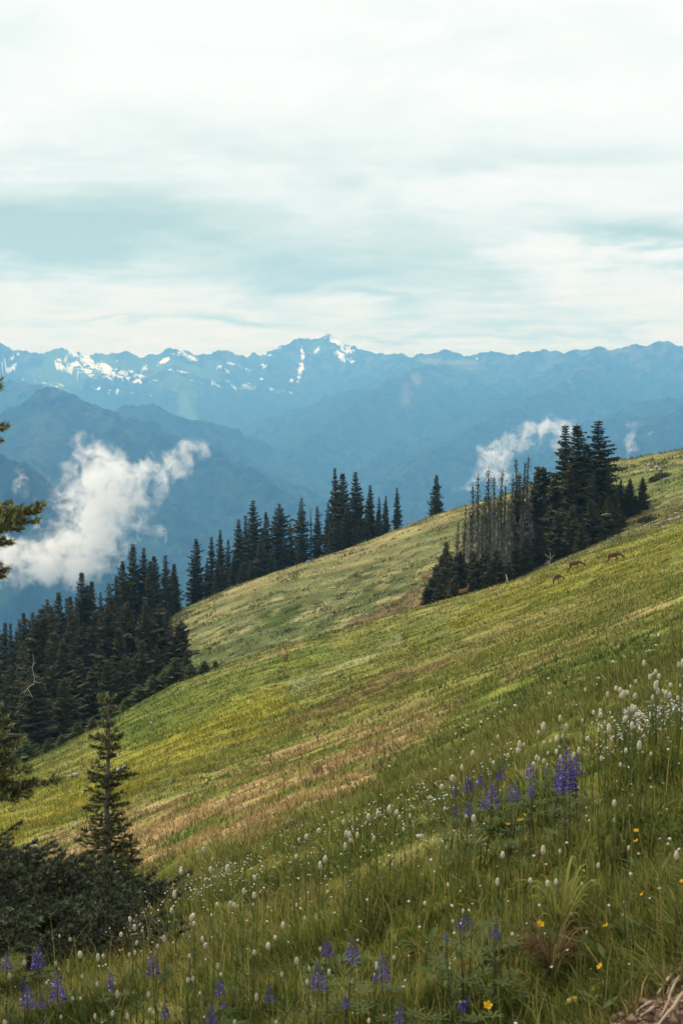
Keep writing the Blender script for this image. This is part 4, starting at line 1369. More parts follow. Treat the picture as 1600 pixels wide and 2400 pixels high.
YL = [yellow_proto(1), yellow_proto(2)]
YF = [(1219, 1925, 'largest yellow buttercup under the middle of the lupine patch'), (1189, 1935, 'yellow buttercup left of the largest one under the lupine patch'), (1227, 1911, 'small yellow buttercup just above the largest one'),
      (1490, 1950, 'upper of two yellow buttercups at the right'), (1491, 1973, 'lower of two yellow buttercups at the right'), (1264, 2169, 'yellow buttercup above the brown grass tuft'),
      (1420, 2172, 'yellow buttercup beside the curled pale leaf'), (1142, 2360, 'yellow buttercup at the bottom edge right of centre'), (1256, 1792, 'yellow buttercup behind the lupines, left one'),
      (1292, 1788, 'yellow buttercup behind the lupines, right one'), (1505, 2099, 'faded orange buttercup at the far lower right'), (1597, 2070, 'yellow buttercup cut by the right edge'),
      (555, 2068, 'orange yellow buttercup at the left end of the brow'), (626, 2018, 'yellow buttercup on the brow, left of the orange one'), (641, 2034, 'orange buttercup on the brow left of centre'), (677, 2005, 'orange yellow buttercup high on the brow'),
      (788, 1959, 'yellow buttercup on the brow near the centre'), (965, 1873, 'lone yellow buttercup at the top of the brow'), (288, 2228, 'bright orange buttercup below the low fir mat'), (1407, 2268, 'ragged yellow flower at the lower right')]
for i, (px, py, lab) in enumerate(YF):
    x, y, g, h = on_stem(px, py, .16 + .08 * random.random(), (7, 9.6))
    rt = root('buttercup', (x, y, g), random.uniform(0, 6.28))
    a = link('flower_head', YL[i % 2][0], M_petal, rt)
    a.location = (0, 0, h)
    a.rotation_euler = (random.uniform(.2, .9), 0, 0)
    s_ = 1.15 if i in (0, 5, 7) else .9 if i in (1, 3, 4, 6, 19) else .65
    a.scale = (s_, s_, s_)
    b = link('stem', YL[i % 2][1], M_grass, rt)
    b.scale = (1, 1, h / .25)
    tag(rt, lab, 'flower', 'yellow buttercups in the grass')

# ------------------------------------------------------------------ broad-leaved plants in the foreground
def leafy(px, py, size, label, n_=9, col=(.13, .17, .05), name='leafy_plant', up=.9, seed=0, wf=.07):
    rs = np.random.default_rng(seed + int(px))
    q = hit(px, py, 0)
    rt = root(name, q, 0)
    lf, st = MB(), MB()
    for j in range(n_):
        a_ = rs.uniform(0, 6.28)
        L = size * rs.uniform(.6, 1.15)
        wd = L * wf
        ts = np.linspace(0, 1, 7)
        rr_ = L * (ts * .75)
        zz = L * up * (ts - .62 * ts ** 2.4) * rs.uniform(.7, 1.3)
        C_ = np.stack([np.cos(a_) * rr_, np.sin(a_) * rr_, zz], -1)
        s_ = np.array([-math.sin(a_), math.cos(a_), 0])
        ww = wd * np.sin(np.pi * np.clip(ts * .93 + .07, 0, 1)) ** .7
        V_ = np.concatenate([C_ - s_ * ww[:, None] + [0, 0, .004], C_, C_ + s_ * ww[:, None] + [0, 0, .004]])
        f = [[i, i + 1, i + 8, i + 7] for i in range(6)] + [[i + 7, i + 8, i + 15, i + 14] for i in range(6)]
        lf.add(V_, None, f, np.array(col) * rs.uniform(.7, 1.25))
    st.tube([[0, 0, -.01], [0, 0, size * .2]], [.004, .003], 5, (.12, .15, .05))
    link('leaves', lf.mesh('leaves'), M_grass, rt)
    link('stem', st.mesh('stem'), M_grass, rt)
    tag(rt, label, 'plant', 'leafy plants in the foreground')
for a in [(1060, 2330, .22, 'leafy green plant at the bottom right of the centre lupines'), (1000, 2250, .2, 'leafy green plant under the lower right lupines'), (900, 2330, .2, 'leafy green plant at the foot of the bottom centre lupines'),
          (800, 2300, .17, 'small leafy plant between the bottom centre lupines'), (1130, 2260, .2, 'leafy plant left of the brown grass tuft'), (30, 2340, .2, 'leafy green plant in the bottom left corner'), (110, 2380, .18, 'leafy green plant under the corner lupines'),
          (560, 2370, .18, 'leafy green plant at the bottom edge left of centre'), (1150, 1960, .2, 'leafy green plant under the left of the lupine patch'), (1330, 1930, .2, 'leafy green plant under the right of the lupine patch'), (1230, 1900, .2, 'leafy green plant under the middle of the lupine patch'),
          (1480, 2220, .16, 'pale leafy plant above the bare bank')]:
    leafy(a[0], a[1], a[2] * .72, a[3], n_=14, col=(.10, .13, .032))
leafy(1290, 2300, .15, 'reddish brown tuft of dry grass at the lower right', 90, (.20, .14, .065), 'grass_tuft', 1.9, wf=.016)
leafy(1310, 2210, .19, 'yellow green tuft of coarse grass above the brown tuft', 50, (.26, .25, .06), 'grass_tuft', 1.9, wf=.02)
leafy(1375, 2350, .12, 'yellow bent leaves at the edge of the bare bank', 7, (.40, .34, .04), 'yellow_leaf_plant', .5)

# tall stalk left of centre-right
def stalk(px, ytop, ybot, label):
    q = hit(px, ybot, 0)
    x, y, g = q
    r = math.hypot(x, y)
    d = ray(px, ytop)
    h = EYE + d[2] / math.hypot(d[0], d[1]) * r - g
    rt = root('tall_stalk', (x, y, g), 0)
    st, lf = MB(), MB()
    st.tube([[.01, 0, 0], [-.004, 0, h * .5], [0, 0, h * .9]], [.0042, .0036, .0026], 6, (.20, .21, .07))
    for j in range(7):
        a_ = j * 2.4
        b = np.array([0, 0, h * .9])
        e = np.array([math.cos(a_), math.sin(a_) * .6, .7])
        s_ = np.cross(e, [0, 0, 1.0]) * .006
        L = .05
        lf.add([b, b + e * L * .5 + s_, b + e * L, b + e * L * .5 - s_], None, [[0, 1, 2, 3]], (.17, .20, .06))
    link('stem', st.mesh('stem', True), M_grass, rt)
    link('leaves', lf.mesh('leaves'), M_grass, rt)
    tag(rt, label, 'plant')
stalk(1112, 1962, 2140, 'tall pale green stalk with a leafy top below the lupine patch')

# ------------------------------------------------------------------ near firs with needles
def shoot_needles(mb, P0, P1, dens=420, nl=.018, nw=.0021, tint=None, up=.25):
    """needles brushed round straight shoots P0->P1 (n,3)"""
    P0, P1 = np.asarray(P0, float), np.asarray(P1, float)
    L = np.linalg.norm(P1 - P0, axis=1)
    cnt = np.maximum(6, (L * dens).astype(int))
    idx = np.repeat(np.arange(len(P0)), cnt)
    n_ = len(idx)
    t_ = rng.random(n_)
    ax = (P1 - P0) / L[:, None]
    a = ax[idx]
    p = P0[idx] + (P1 - P0)[idx] * t_[:, None]
    ref = rng.normal(0, 1, (n_, 3)) + np.array([0, 0, up])
    perp = ref - (ref * a).sum(1)[:, None] * a
    perp /= np.linalg.norm(perp, axis=1)[:, None] + 1e-9
    d = perp * .85 + a * .6 + np.array([0, 0, .12])
    d /= np.linalg.norm(d, axis=1)[:, None]
    s_ = np.cross(d, rng.normal(0, 1, (n_, 3)))
    s_ /= np.linalg.norm(s_, axis=1)[:, None] + 1e-9
    l_ = nl * rng.uniform(.75, 1.2, n_)[:, None]
    tri = np.stack([p - s_ * nw / 2, p + s_ * nw / 2, p + d * l_], 1)
    col = (np.asarray(tint)[idx] if tint is not None else np.tile((.045, .07, .035), (n_, 1))) * rng.uniform(.7, 1.35, (n_, 1))
    # fresh pale tips
    fresh = smooth(.55, 1.0, t_)[:, None]
    col = col * (1 + 3.4 * fresh * np.array([1.05, 1.0, .7]))
    mb.tris(tri, col)


def branch(mbt, S, base, d, L, up0=.0, curl=.25, side_n=8, sub=.45, rad=.008, tone=1.0, deep=.09, flat=.25):
    """woody axis with side shoots on both sides; appends shoots (p0, p1, tint) to S"""
    d = np.asarray(d, float) / np.linalg.norm(d)
    side = np.cross(d, [0, 0, 1.0])
    side /= np.linalg.norm(side) + 1e-9
    ts = np.linspace(0, 1, 6)
    pts = np.asarray(base) + d * (L * ts)[:, None] + np.array([0, 0, 1]) * (L * (up0 * ts + curl * ts ** 2.2))[:, None]
    mbt.tube(pts, np.linspace(rad, rad * .35, 6), 5, np.array((.09, .075, .06)))
    for j in range(5):
        S.append((pts[j], pts[j + 1], tone))
    for k in range(side_n):
        t_ = .15 + .82 * (k + .5) / side_n
        p = np.array([np.interp(t_, ts, pts[:, i]) for i in range(3)])
        for sg in (-1, 1):
            l1 = L * sub * (1.05 - t_) * rnd(.7, 1.25) + .02
            e = d * rnd(.55, .9) + side * sg * rnd(.5, .9) + np.array([0, 0, rnd(-.1, flat)])
            e /= np.linalg.norm(e)
            m_ = p + e * l1 * .55
            q = m_ + (e + np.array([0, 0, rnd(.05, .35)])) * l1 * .45
            S.append((p, m_, tone))
            S.append((m_, q, tone * 1.1))
            if l1 > deep:
                for z_ in range(int(l1 / .045)):
                    f = rnd(.2, .95)
                    p2 = p + (q - p) * f
                    e2 = e * .8 + np.cross(e, [0, 0, 1.0]) * random.choice((-1, 1)) * .7 + np.array([0, 0, rnd(0, .3)])
                    e2 /= np.linalg.norm(e2)
                    S.append((p2, p2 + e2 * l1 * rnd(.25, .5) * (1.1 - f * .6), tone * 1.1))


def finish(rt, mbt, S, dens, nl, nw, base=(.038, .055, .03)):
    P0 = np.array([s_[0] for s_ in S])
    P1 = np.array([s_[1] for s_ in S])
    tn = np.array([s_[2] for s_ in S])
    tint = np.array(base)[None] * tn[:, None] * rng.uniform(.45, 1.5, (len(S), 1))
    mb = MB()
    shoot_needles(mb, P0, P1, dens, nl, nw, tint)
    link('trunk', mbt.mesh('trunk', True), M_twig, rt)
    link('crown', mb.mesh('crown'), M_needle, rt)


# the young fir
r_ = 9.6
x, y, g = at(240, r_)
top = EYE + (ray(240, 1622)[2] / math.hypot(ray(240, 1622)[0], ray(240, 1622)[1])) * r_
H_ = top - g
rt = root('young_fir', (x, y, g), 0)
mbt, S = MB(), []
zs = np.linspace(0, H_, 12)
mbt.tube(np.stack([.012 * np.sin(zs * 5), .01 * np.cos(zs * 4), zs], -1), np.linspace(.03, .006, 12), 8, (.15, .135, .12))
k_ = r_ / F
S.append((np.array([0, 0, H_ - .09]), np.array([0, 0, H_]), 1.7))
def yz(py):
    return g + H_ - (py - 1622) * k_ - g
for (py, L, n_, up0, curl, tone) in [(1648, .045, 4, .9, .3, 2.1), (1676, .04, 3, .8, .3, 2.0), (1706, .045, 5, .5, .3, 1.5), (1735, .10, 5, -.02, .45, 1.3), (1738, .11, 4, .1, .3, 1.3), (1757, .08, 5, 0, .3, 1.1),
                                     (1778, .06, 4, 0, .3, 1), (1820, .17, 5, -.05, .25, 1.1), (1832, .12, 6, 0, .2, 1), (1850, .07, 5, 0, .2, 1), (1878, .11, 5, .05, .35, 1), (1892, .14, 5, -.1, .2, 1), (1930, .14, 6, -.02, .3, 1),
                                     (1952, .15, 6, -.1, .25, 1), (1975, .14, 6, -.1, .25, 1), (2000, .19, 7, -.1, .2, 1), (2030, .20, 7, -.15, .25, 1), (2060, .24, 8, -.2, .2, .9), (2090, .26, 8, -.2, .2, .9), (2115, .28, 8, -.2, .2, .9)]:
    a0 = rnd(0, 6.28)
    for j in range(n_):
        a_ = a0 + j / n_ * 6.28 + rnd(-.3, .3)
        branch(mbt, S, (0, 0, yz(py) + rnd(-.01, .01)), (math.cos(a_), math.sin(a_), 0), L * rnd(.8, 1.5), up0 - .05, curl, max(2, int(L / .05)), .5, .004, tone, deep=.3, flat=.02)
finish(rt, mbt, S, 950, .020, .0042, (.036, .040, .017))
tag(rt, 'young fir with thin bare-stemmed spire rising behind the low fir mat', 'tree')

# the low fir mat
x, y, g = at(120, 8.0)
rt = root('low_fir', (x, y, g), 0)
mbt, S = MB(), []
for j in range(6):
    mbt.tube([[rnd(-.2, .2), rnd(-.1, .1), -.05], [rnd(-.4, .3), rnd(-.2, .2), .3]], [.02, .01], 6, (.1, .085, .07))
def mat_branch(px, py, r, ang, L, tone=1.0):
    """a spray whose root is at the ray px,py at distance r"""
    d_ = ray(px, py)
    dh = math.hypot(d_[0], d_[1])
    p = np.array([d_[0] / dh * r, d_[1] / dh * r, EYE + d_[2] / dh * r]) - np.array([x, y, g])
    branch(mbt, S, p, (math.cos(ang), math.sin(ang), rnd(-.05, .12)), L, rnd(-.1, .05), rnd(.15, .35), int(L / .055), .30, .006, tone, deep=.3, flat=.12)
OUT = [(-120, 1975), (0, 1985), (60, 1990), (130, 2005), (200, 2045), (260, 2065), (330, 2090), (385, 2115)]
for i in range(330):
    px = rnd(-160, 375)
    top_ = np.interp(px, [p[0] for p in OUT], [p[1] for p in OUT])
    bot_ = 2235 if px < 200 else 2235 - (px - 200) * .25
    f = rnd(0, 1)
    py = top_ + 25 + (bot_ - top_ - 25) * f
    r = 9.0 - 1.8 * f + rnd(-.2, .2)
    ang = rnd(-.9, .7) if rnd(0, 1) < .72 else rnd(2.2, 4)
    mat_branch(px - 30, py, r, ang * .8 - .2 * (rnd(0, 1) < .5), rnd(.22, .55), rnd(.4, 1.5))
for (px, py, L, ang) in [(10, 2010, .2, .3), (60, 2010, .22, .25), (110, 2030, .25, .3), (170, 2050, .2, .6), (330, 2115, .2, .2), (320, 2140, .22, .15), (300, 2160, .25, .1), (340, 2100, .2, .3), (250, 2180, .22, 0), (60, 1998, .2, .1), (350, 2150, .12, 0)]:
    mat_branch(px, py, 8.5, ang, L, 1.2)
finish(rt, mbt, S, 900, .023, .0046, (.030, .037, .024))
tag(rt, 'low sprawling mat of dark fir boughs at the lower left edge', 'tree')

# the big fir just outside the left edge: its boughs reach into the picture
rB = 5.6
x, y, g = at(-330, rB)
rt = root('fir_tree', (x, y, g), 0)
mbt, S = MB(), []
mbt.tube([[0, 0, -.1], [.03, 0, 1.5], [0, .02, 3.0], [0, 0, 5.2]], [.13, .10, .07, .015], 9, (.13, .115, .1))
def bough(px, py, L, r=rB, up0=-.05, curl=.12, n_=14, back=.0, tone=1.0, ang=0.0, sub=.33, thick=1.0):
    """a bough whose tip shows at px, py"""
    d_ = ray(px, py)
    dh = math.hypot(d_[0], d_[1])
    tip = np.array([d_[0] / dh * r, d_[1] / dh * r, EYE + d_[2] / dh * r]) - np.array([x, y, g])
    dd = np.array([math.cos(ang), math.sin(ang), 0])
    base = tip - dd * L - np.array([0, 0, L * (up0 + curl)])
    branch(mbt, S, base, dd, L, up0, curl, n_, sub, .009, tone, flat=.3)
for q in [(108, 1183, .78, rB, -.02, .14, 20), (98, 1200, .74, rB + .05, -.02, .08, 18), (92, 1222, .72, rB - .1, -.05, .08, 16), (60, 1190, .7, rB + .15, 0, .1, 16), (58, 1240, .66, rB, -.08, .06, 14), (30, 1175, .6, rB + .2, 0, .2, 14),
          (34, 1272, .62, rB, -.05, .1, 12), (10, 1262, .55, rB, 0, .2, 10), (22, 1330, .6, rB, -.02, .2, 12), (14, 1350, .6, rB, -.05, .1, 12), (6, 1320, .5, rB, 0, .25, 10),
          (24, 998, .6, rB, 0, .2, 10), (12, 990, .55, rB, .05, .25, 10), (10, 1032, .55, rB, 0, .1, 9), (8, 885, .5, rB, .1, .4, 9), (2, 905, .45, rB, .1, .2, 8)]:
    bough(*q)
for q in [(100, 1838, .8, 6.3, -.1, .1, 18, 0, 1, -.2), (142, 1826, .95, 6.2, -.12, .18, 20), (70, 1868, .7, 6.2, -.2, .05, 14), (45, 1880, .6, 6.1, -.2, .0, 12), (80, 1805, .75, 6.3, -.1, .12, 16), (62, 1730, .7, 6.4, -.05, .25, 14), (48, 1742, .6, 6.3, -.1, .2, 14),
          (45, 1785, .7, 6.3, -.1, .1, 14), (20, 1680, .6, 6.3, 0, .3, 12), (5, 1650, .6, 6.3, 0, .3, 12), (30, 1700, .6, 6.4, 0, .2, 12), (30, 1840, .6, 6.3, -.1, .1, 12), (10, 1760, .6, 6.4, 0, .2, 12), (55, 1845, .7, 6.4, -.1, .1, 14), (20, 1725, .6, 6.2, -.1, .2, 12), (15, 1860, .6, 6.2, -.1, .1, 12),
          (35, 1810, .7, 6.1, -.1, .1, 14)]:
    bough(*q)
for i in range(46):       # the rest of the crown, beyond the edge of the picture
    z_ = rnd(.3, 4.6)
    a_ = rnd(1.6, 4.9)
    branch(mbt, S, (0, 0, z_), (math.cos(a_), math.sin(a_), 0), .9 * (1 - z_ / 5.6) + .15, -.15, .2, 10, .35, .008)
finish(rt, mbt, S, 620, .024, .0050, (.055, .060, .024))
tag(rt, 'big fir at the left edge, only its bough tips reaching into view', 'tree')

# ------------------------------------------------------------------ stones
def stone_mesh(seed):
    rs = np.random.default_rng(seed)
    mb = MB()
    mb.blob((0, 0, .18), (.5, .36, .26), (.42, .41, .37), 9, 7, bump=.35, rs=rs)
    return mb.mesh('stone')
ST = [stone_mesh(s) for s in range(5)]
M_stone = mat_attr('stone', rough=.9, var=.5, scale=5, bump=.5, bscale=8, rnd=.35)
def stone(px, py, w_, lab, grp):
    q = hit(px, py)
    if q is None:
        return
    o = bpy.data.objects.new('stone', random.choice(ST))
    if not o.data.materials:
        o.data.materials.append(M_stone)
    COL.objects.link(o)
    r = math.hypot(q[0], q[1])
    s_ = w_ / F * r
    o.location = (q[0], q[1], q[2] + .05 + s_ * .05)
    o.scale = (s_, s_, s_ * .9)
    o.rotation_euler = (random.uniform(-.2, .2), random.uniform(-.2, .2), random.uniform(0, 6.28))
    tag(o, lab, 'stone', grp)
SPUR = [(815, 1390), (830, 1400), (833, 1408), (858, 1385), (900, 1388), (865, 1483), (790, 1462), (798, 1450), (775, 1482), (770, 1485), (856, 1445), (860, 1443), (890, 1402), (925, 1380), (940, 1365), (955, 1352), (948, 1398), (917, 1405), (945, 1370), (848, 1378),
        (730, 1430), (718, 1498), (695, 1512), (905, 1362), (960, 1340), (1005, 1310), (735, 1462), (812, 1466), (745, 1492), (880, 1420), (970, 1385), (985, 1345), (1020, 1300), (800, 1305), (1005, 1270), (975, 1290), (990, 1295)]
for px, py in SPUR:
    stone(px + rnd(-3, 3), py + rnd(-2, 2), rnd(4, 8), 'pale stone scattered on the far spur left of the right clump', 'pale stones on the far spur')
for px, py in [(1520, 1092), (1545, 1104), (1538, 1098), (1560, 1095), (1525, 1106), (1535, 1127), (1558, 1128), (1590, 1216), (1570, 1222), (1540, 1230), (1555, 1240), (1510, 1236), (1500, 1228), (1583, 1206), (1597, 1200)]:
    stone(px, py, rnd(7, 13), 'pale stone high on the right slope beyond the clump', 'pale stones on the right slope')
for i, (px, py, w_) in enumerate([(280, 1812, 24), (292, 1804, 16), (272, 1826, 14), (270, 1770, 14), (178, 1822, 18), (165, 1826, 14), (255, 1775, 12), (355, 1698, 9), (180, 1938, 14), (75, 1990, 14), (85, 1988, 9), (82, 1880, 6), (400, 1810, 6), (450, 1805, 6), (70, 2045, 8), (690, 1612, 9), (700, 1606, 10), (712, 1603, 8),
                                (1345, 1612, 7), (1355, 1604, 7), (1185, 1625, 7), (1165, 1660, 7), (870, 1790, 7), (995, 1790, 6), (975, 1795, 8)]):
    stone(px, py, w_, 'grey stone lying in the near meadow slope', 'grey stones in the near meadow')
stone(318, 2226, 34, 'grey lichened rock among flowers below the low fir mat', None)
stone(985, 1990, 22, 'grey rock half hidden in grass on the brow', None)

# ------------------------------------------------------------------ bare bank with roots and clods at the lower right
M_soil = mat_attr('soil', rough=1, var=.5, scale=30, bump=.8, bscale=60, spec=.05)
mb = MB()
n_ = 0
for i in range(1500):
    px, py = rnd(1380, 1680), rnd(2230, 2460)
    q = hit(px, py)
    if q is None or bank(np.array([px]), np.array([py]), np.array([math.hypot(q[0], q[1])]))[0] < .5:
        continue
    s_ = rnd(.002, .009) if rnd(0, 1) < .9 else rnd(.010, .022)
    g_ = rnd(.6, 1.3)
    mb.blob((q[0], q[1], q[2] + s_ * .4), (s_ * 1.3, s_, s_ * .8), (.25 * g_, .17 * g_, .115 * g_), 6, 5, bump=.5)
o = link('soil_clods', mb.mesh('soil_clods'), M_soil)
tag(o, kind='stuff')
ROOTS = [((1600, 2330), (1575, 2365), (1548, 2395), (1530, 2420), 'thick pale root slanting up to the right edge', .006), ((1590, 2290), (1572, 2320), (1566, 2345), (1550, 2380), 'bent brown root in the middle of the bare bank', .004),
         ((1575, 2285), (1560, 2300), (1554, 2312), (1540, 2330), 'broad pale root at the top of the bare bank', .0055), ((1592, 2300), (1580, 2298), (1568, 2312), (1562, 2330), 'curled straw on the bare bank', .003),
         ((1525, 2350), (1508, 2358), (1498, 2366), (1490, 2372), 'short pale root at the left of the bare bank', .005), ((1530, 2362), (1520, 2370), (1508, 2378), (1500, 2385), 'broken root end low on the bare bank', .005),
         ((1604, 2262), (1590, 2272), (1584, 2290), (1580, 2310), 'grey twig hanging over the top of the bank', .0025)]
for *pp, lab, rad in ROOTS:
    P = []
    for i, (px, py) in enumerate(pp):
        q = hit(px, py, .03 + .012 * math.sin(i * 2))
        P.append([q[0], q[1], q[2] + .03 + .012 * math.sin(i * 2)])
    P = np.array(P)
    t_ = np.linspace(0, 3, 10)
    P = np.stack([np.interp(t_, range(4), P[:, k]) + rnd(-.001, .001, 10) for k in range(3)], -1)
    mb = MB()
    mb.tube(P - P[0], np.linspace(rad, rad * .5, 10), 6, (.36, .27, .19))
    o = link('root', mb.mesh('root', True), M_twig)
    o.location = P[0]
    tag(o, lab, 'root', 'roots on the bare bank')

# ------------------------------------------------------------------ deer
M_deer = mat_attr('deer_coat', rough=.85, var=.2, scale=12, spec=.1)
def skin_body(name, verts, edges, radii, colfn, parent, smooth_it=True):
    me = bpy.data.meshes.new(name)
    me.from_pydata(verts, edges, [])
    ob = bpy.data.objects.new(name, me)
    COL.objects.link(ob)
    sk = ob.modifiers.new('skin', 'SKIN')
    sk.use_smooth_shade = True
    for v, r in zip(me.skin_vertices[0].data, radii):
        v.radius = r if isinstance(r, tuple) else (r, r)
    me.skin_vertices[0].data[0].use_root = True
    ob.modifiers.new('sub', 'SUBSURF').levels = 2
    dg = bpy.context.evaluated_depsgraph_get()
    ev = bpy.data.meshes.new_from_object(ob.evaluated_get(dg))
    ob.modifiers.clear()
    ob.data = ev
    ev.name = name
    a = ev.color_attributes.new('col', 'FLOAT_COLOR', 'POINT')
    for i, v in enumerate(ev.vertices):
        a.data[i].color = (*colfn(v.co), 1)
    ev.materials.clear()
    ev.materials.append(M_deer)
    for p in ev.polygons:
        p.use_smooth = True
    ob.parent = parent
    return ob


def deer(px, py_feet, length_px, heading, label, pose='graze', scale=1.0, look=0.0, coat=(.115, .058, .034), sink=0.0, xyz=None):
    q = xyz or hit(px, py_feet)
    x, y, g = q
    scale = scale * length_px / F * math.hypot(x, y) / 1.5
    rt = root('deer', (x, y, g - sink), heading)
    rt.scale = (scale,) * 3
    ch, sh = math.cos(heading), math.sin(heading)
    def ground(lx, ly):
        wx_, wy_ = x + (lx * ch - ly * sh) * scale, y + (lx * sh + ly * ch) * scale
        return (float(hz(wx_, wy_)) - g) / scale
    tilt = (ground(.35, 0) - ground(-.4, 0)) / .75 * .45
    off = (ground(.35, 0) + ground(-.4, 0)) / 2
    def B(lx, ly, lz):
        return (lx, ly, lz + off + tilt * lx)
    V_, E_, Rr = [], [], []
    def add(p, r, par=None):
        V_.append(p)
        Rr.append(r)
        if par is not None:
            E_.append((par, len(V_) - 1))
        return len(V_) - 1
    hip = add(B(-.36, 0, .80), (.17, .19))
    bel = add(B(-.08, 0, .76), (.19, .21), hip)
    che = add(B(.24, 0, .75), (.17, .20), bel)
    rump = add(B(-.50, 0, .79), (.13, .15), hip)
    if pose == 'graze':
        n1_ = add(B(.44, 0, .76), (.10, .13), che)
        n2_ = add((.66, look * .08, B(.66, 0, .60)[2]), .08, n1_)
        n3_ = add((.82, look * .14, B(.82, 0, .47)[2]), .068, n2_)
        hd_ = add((.90, look * .17, B(.9, 0, .41)[2]), .08, n3_)
        mz1 = add((1.01, look * .2, B(1, 0, .30)[2]), .042, hd_)
        ns = add((1.08, look * .22, B(1.08, 0, .23)[2]), .028, mz1)
    else:
        n1_ = add(B(.40, 0, .86), (.08, .10), che)
        n2_ = add(B(.50, look * .05, 1.02), .08, n1_)
        n3_ = add(B(.55, look * .08, 1.15), .068, n2_)
        hd_ = add(B(.60, look * .12, 1.22), .08, n3_)
        mz1 = add(B(.70, look * .2, 1.18), .042, hd_)
        ns = add(B(.78, look * .24, 1.14), .028, mz1)
    if pose != 'bed':
        for sy, st_ in ((.1, .04), (-.1, -.1)):
            a = add(B(-.40, sy, .62), (.10, .14), hip)
            b = add(B(-.33 + st_ * .5, sy, .46), (.06, .08), a)
            c = add(B(-.50 + st_, sy, .30), .038, b)
            d = add((-.46 + st_, sy, ground(-.46 + st_, sy) + .06), .022, c)
            e = add((-.43 + st_, sy, ground(-.43 + st_, sy) + .0), .026, d)
        for sy, st_ in ((.09, .05), (-.09, -.06)):
            a = add(B(.26, sy, .58), (.05, .06), che)
            b = add(B(.28 + st_, sy, .34), .028, a)
            c = add((.27 + st_, sy, ground(.27 + st_, sy) + .08), .02, b)
            d = add((.29 + st_, sy, ground(.29 + st_, sy) + .0), .025, c)
    else:
        for sy in (.1, -.1):
            a = add(B(-.34, sy * 1.2, .60), .06, hip)
            add(B(-.12, sy * 1.6, .58), .03, a)
            b = add(B(.26, sy, .60), .05, che)
            add(B(.44, sy, .58), .03, b)
    def colfn(co):
        hgt = co.z - off - tilt * co.x
        c = np.array(coat)
        if co.x < -.50 and .55 < hgt < .86 and abs(co.y) < .09:
            c = np.array((.55, .48, .38))
        elif hgt < .64 and -.5 < co.x < .3 and abs(co.y) < .07 and hgt > .5:
            c = np.array((.40, .30, .2))
        elif hgt < .45:
            c = np.array(coat) * .9
        if co.x > .98 and pose == 'graze':
            c = np.array((.12, .09, .07))
        return tuple(c)
    skin_body('body', V_, E_, Rr, colfn, rt)
    hx, hy, hzz = V_[hd_]
    for sg in (-1, 1):
        mb = MB()
        mb.blob((0, 0, .075), (.022, .045, .085), (.09, .06, .045), 7, 6)
        o = link('ear', mb.mesh('ear', True), M_deer, rt)
        o.location = (hx - .02, hy + sg * .045, hzz + .04)
        o.rotation_euler = (-sg * .75, -.35, 0)
    mb = MB()
    mb.blob((0, 0, -.07), (.028, .035, .10), (.02, .016, .014), 7, 6)
    o = link('tail', mb.mesh('tail', True), M_deer, rt)
    o.location = B(-.62, 0, .83)
    o.rotation_euler = (0, .35, 0)
    for sg in (-1, 1):
        mb = MB()
        mb.blob((0, 0, 0), (.012, .008, .012), (.01, .01, .01), 6, 5)
        o = link('eye', mb.mesh('eye', True), M_deer, rt)
        o.location = (hx + .035, hy + sg * .052, hzz + .012)
    tag(rt, label, 'deer', 'deer on the meadow')
    return rt
deer(1345, 1340, 40, -.05, 'grazing brown deer, side on, middle one of the three together', scale=1.0, look=-.3)
deer(1436, 1320, 40, -.02, 'grazing reddish deer, side on, farthest right and highest of the three', scale=1.0, look=-.6, coat=(.12, .054, .03))
deer(1303, 1368, 34, .75, 'grey brown deer seen from behind, lowest of the three, pale rump towards us', scale=1.0, look=-1.2, coat=(.10, .07, .048))
deer(671, 1551, 34, 1.45, 'lone reddish deer on the green slope far left, facing away with head raised', 'up', 1.0, 1.2, (.20, .085, .045))
xb, yb, gb = at(1088, 134)
d_ = ray(1088, 1400)
zb = EYE + d_[2] / math.hypot(d_[0], d_[1]) * 134
deer(1088, 0, 34, .15, 'reddish deer bedded down before the clump, only its back showing', 'bed', 1.0, .3, (.18, .085, .048), xyz=(xb, yb, zb - .80))

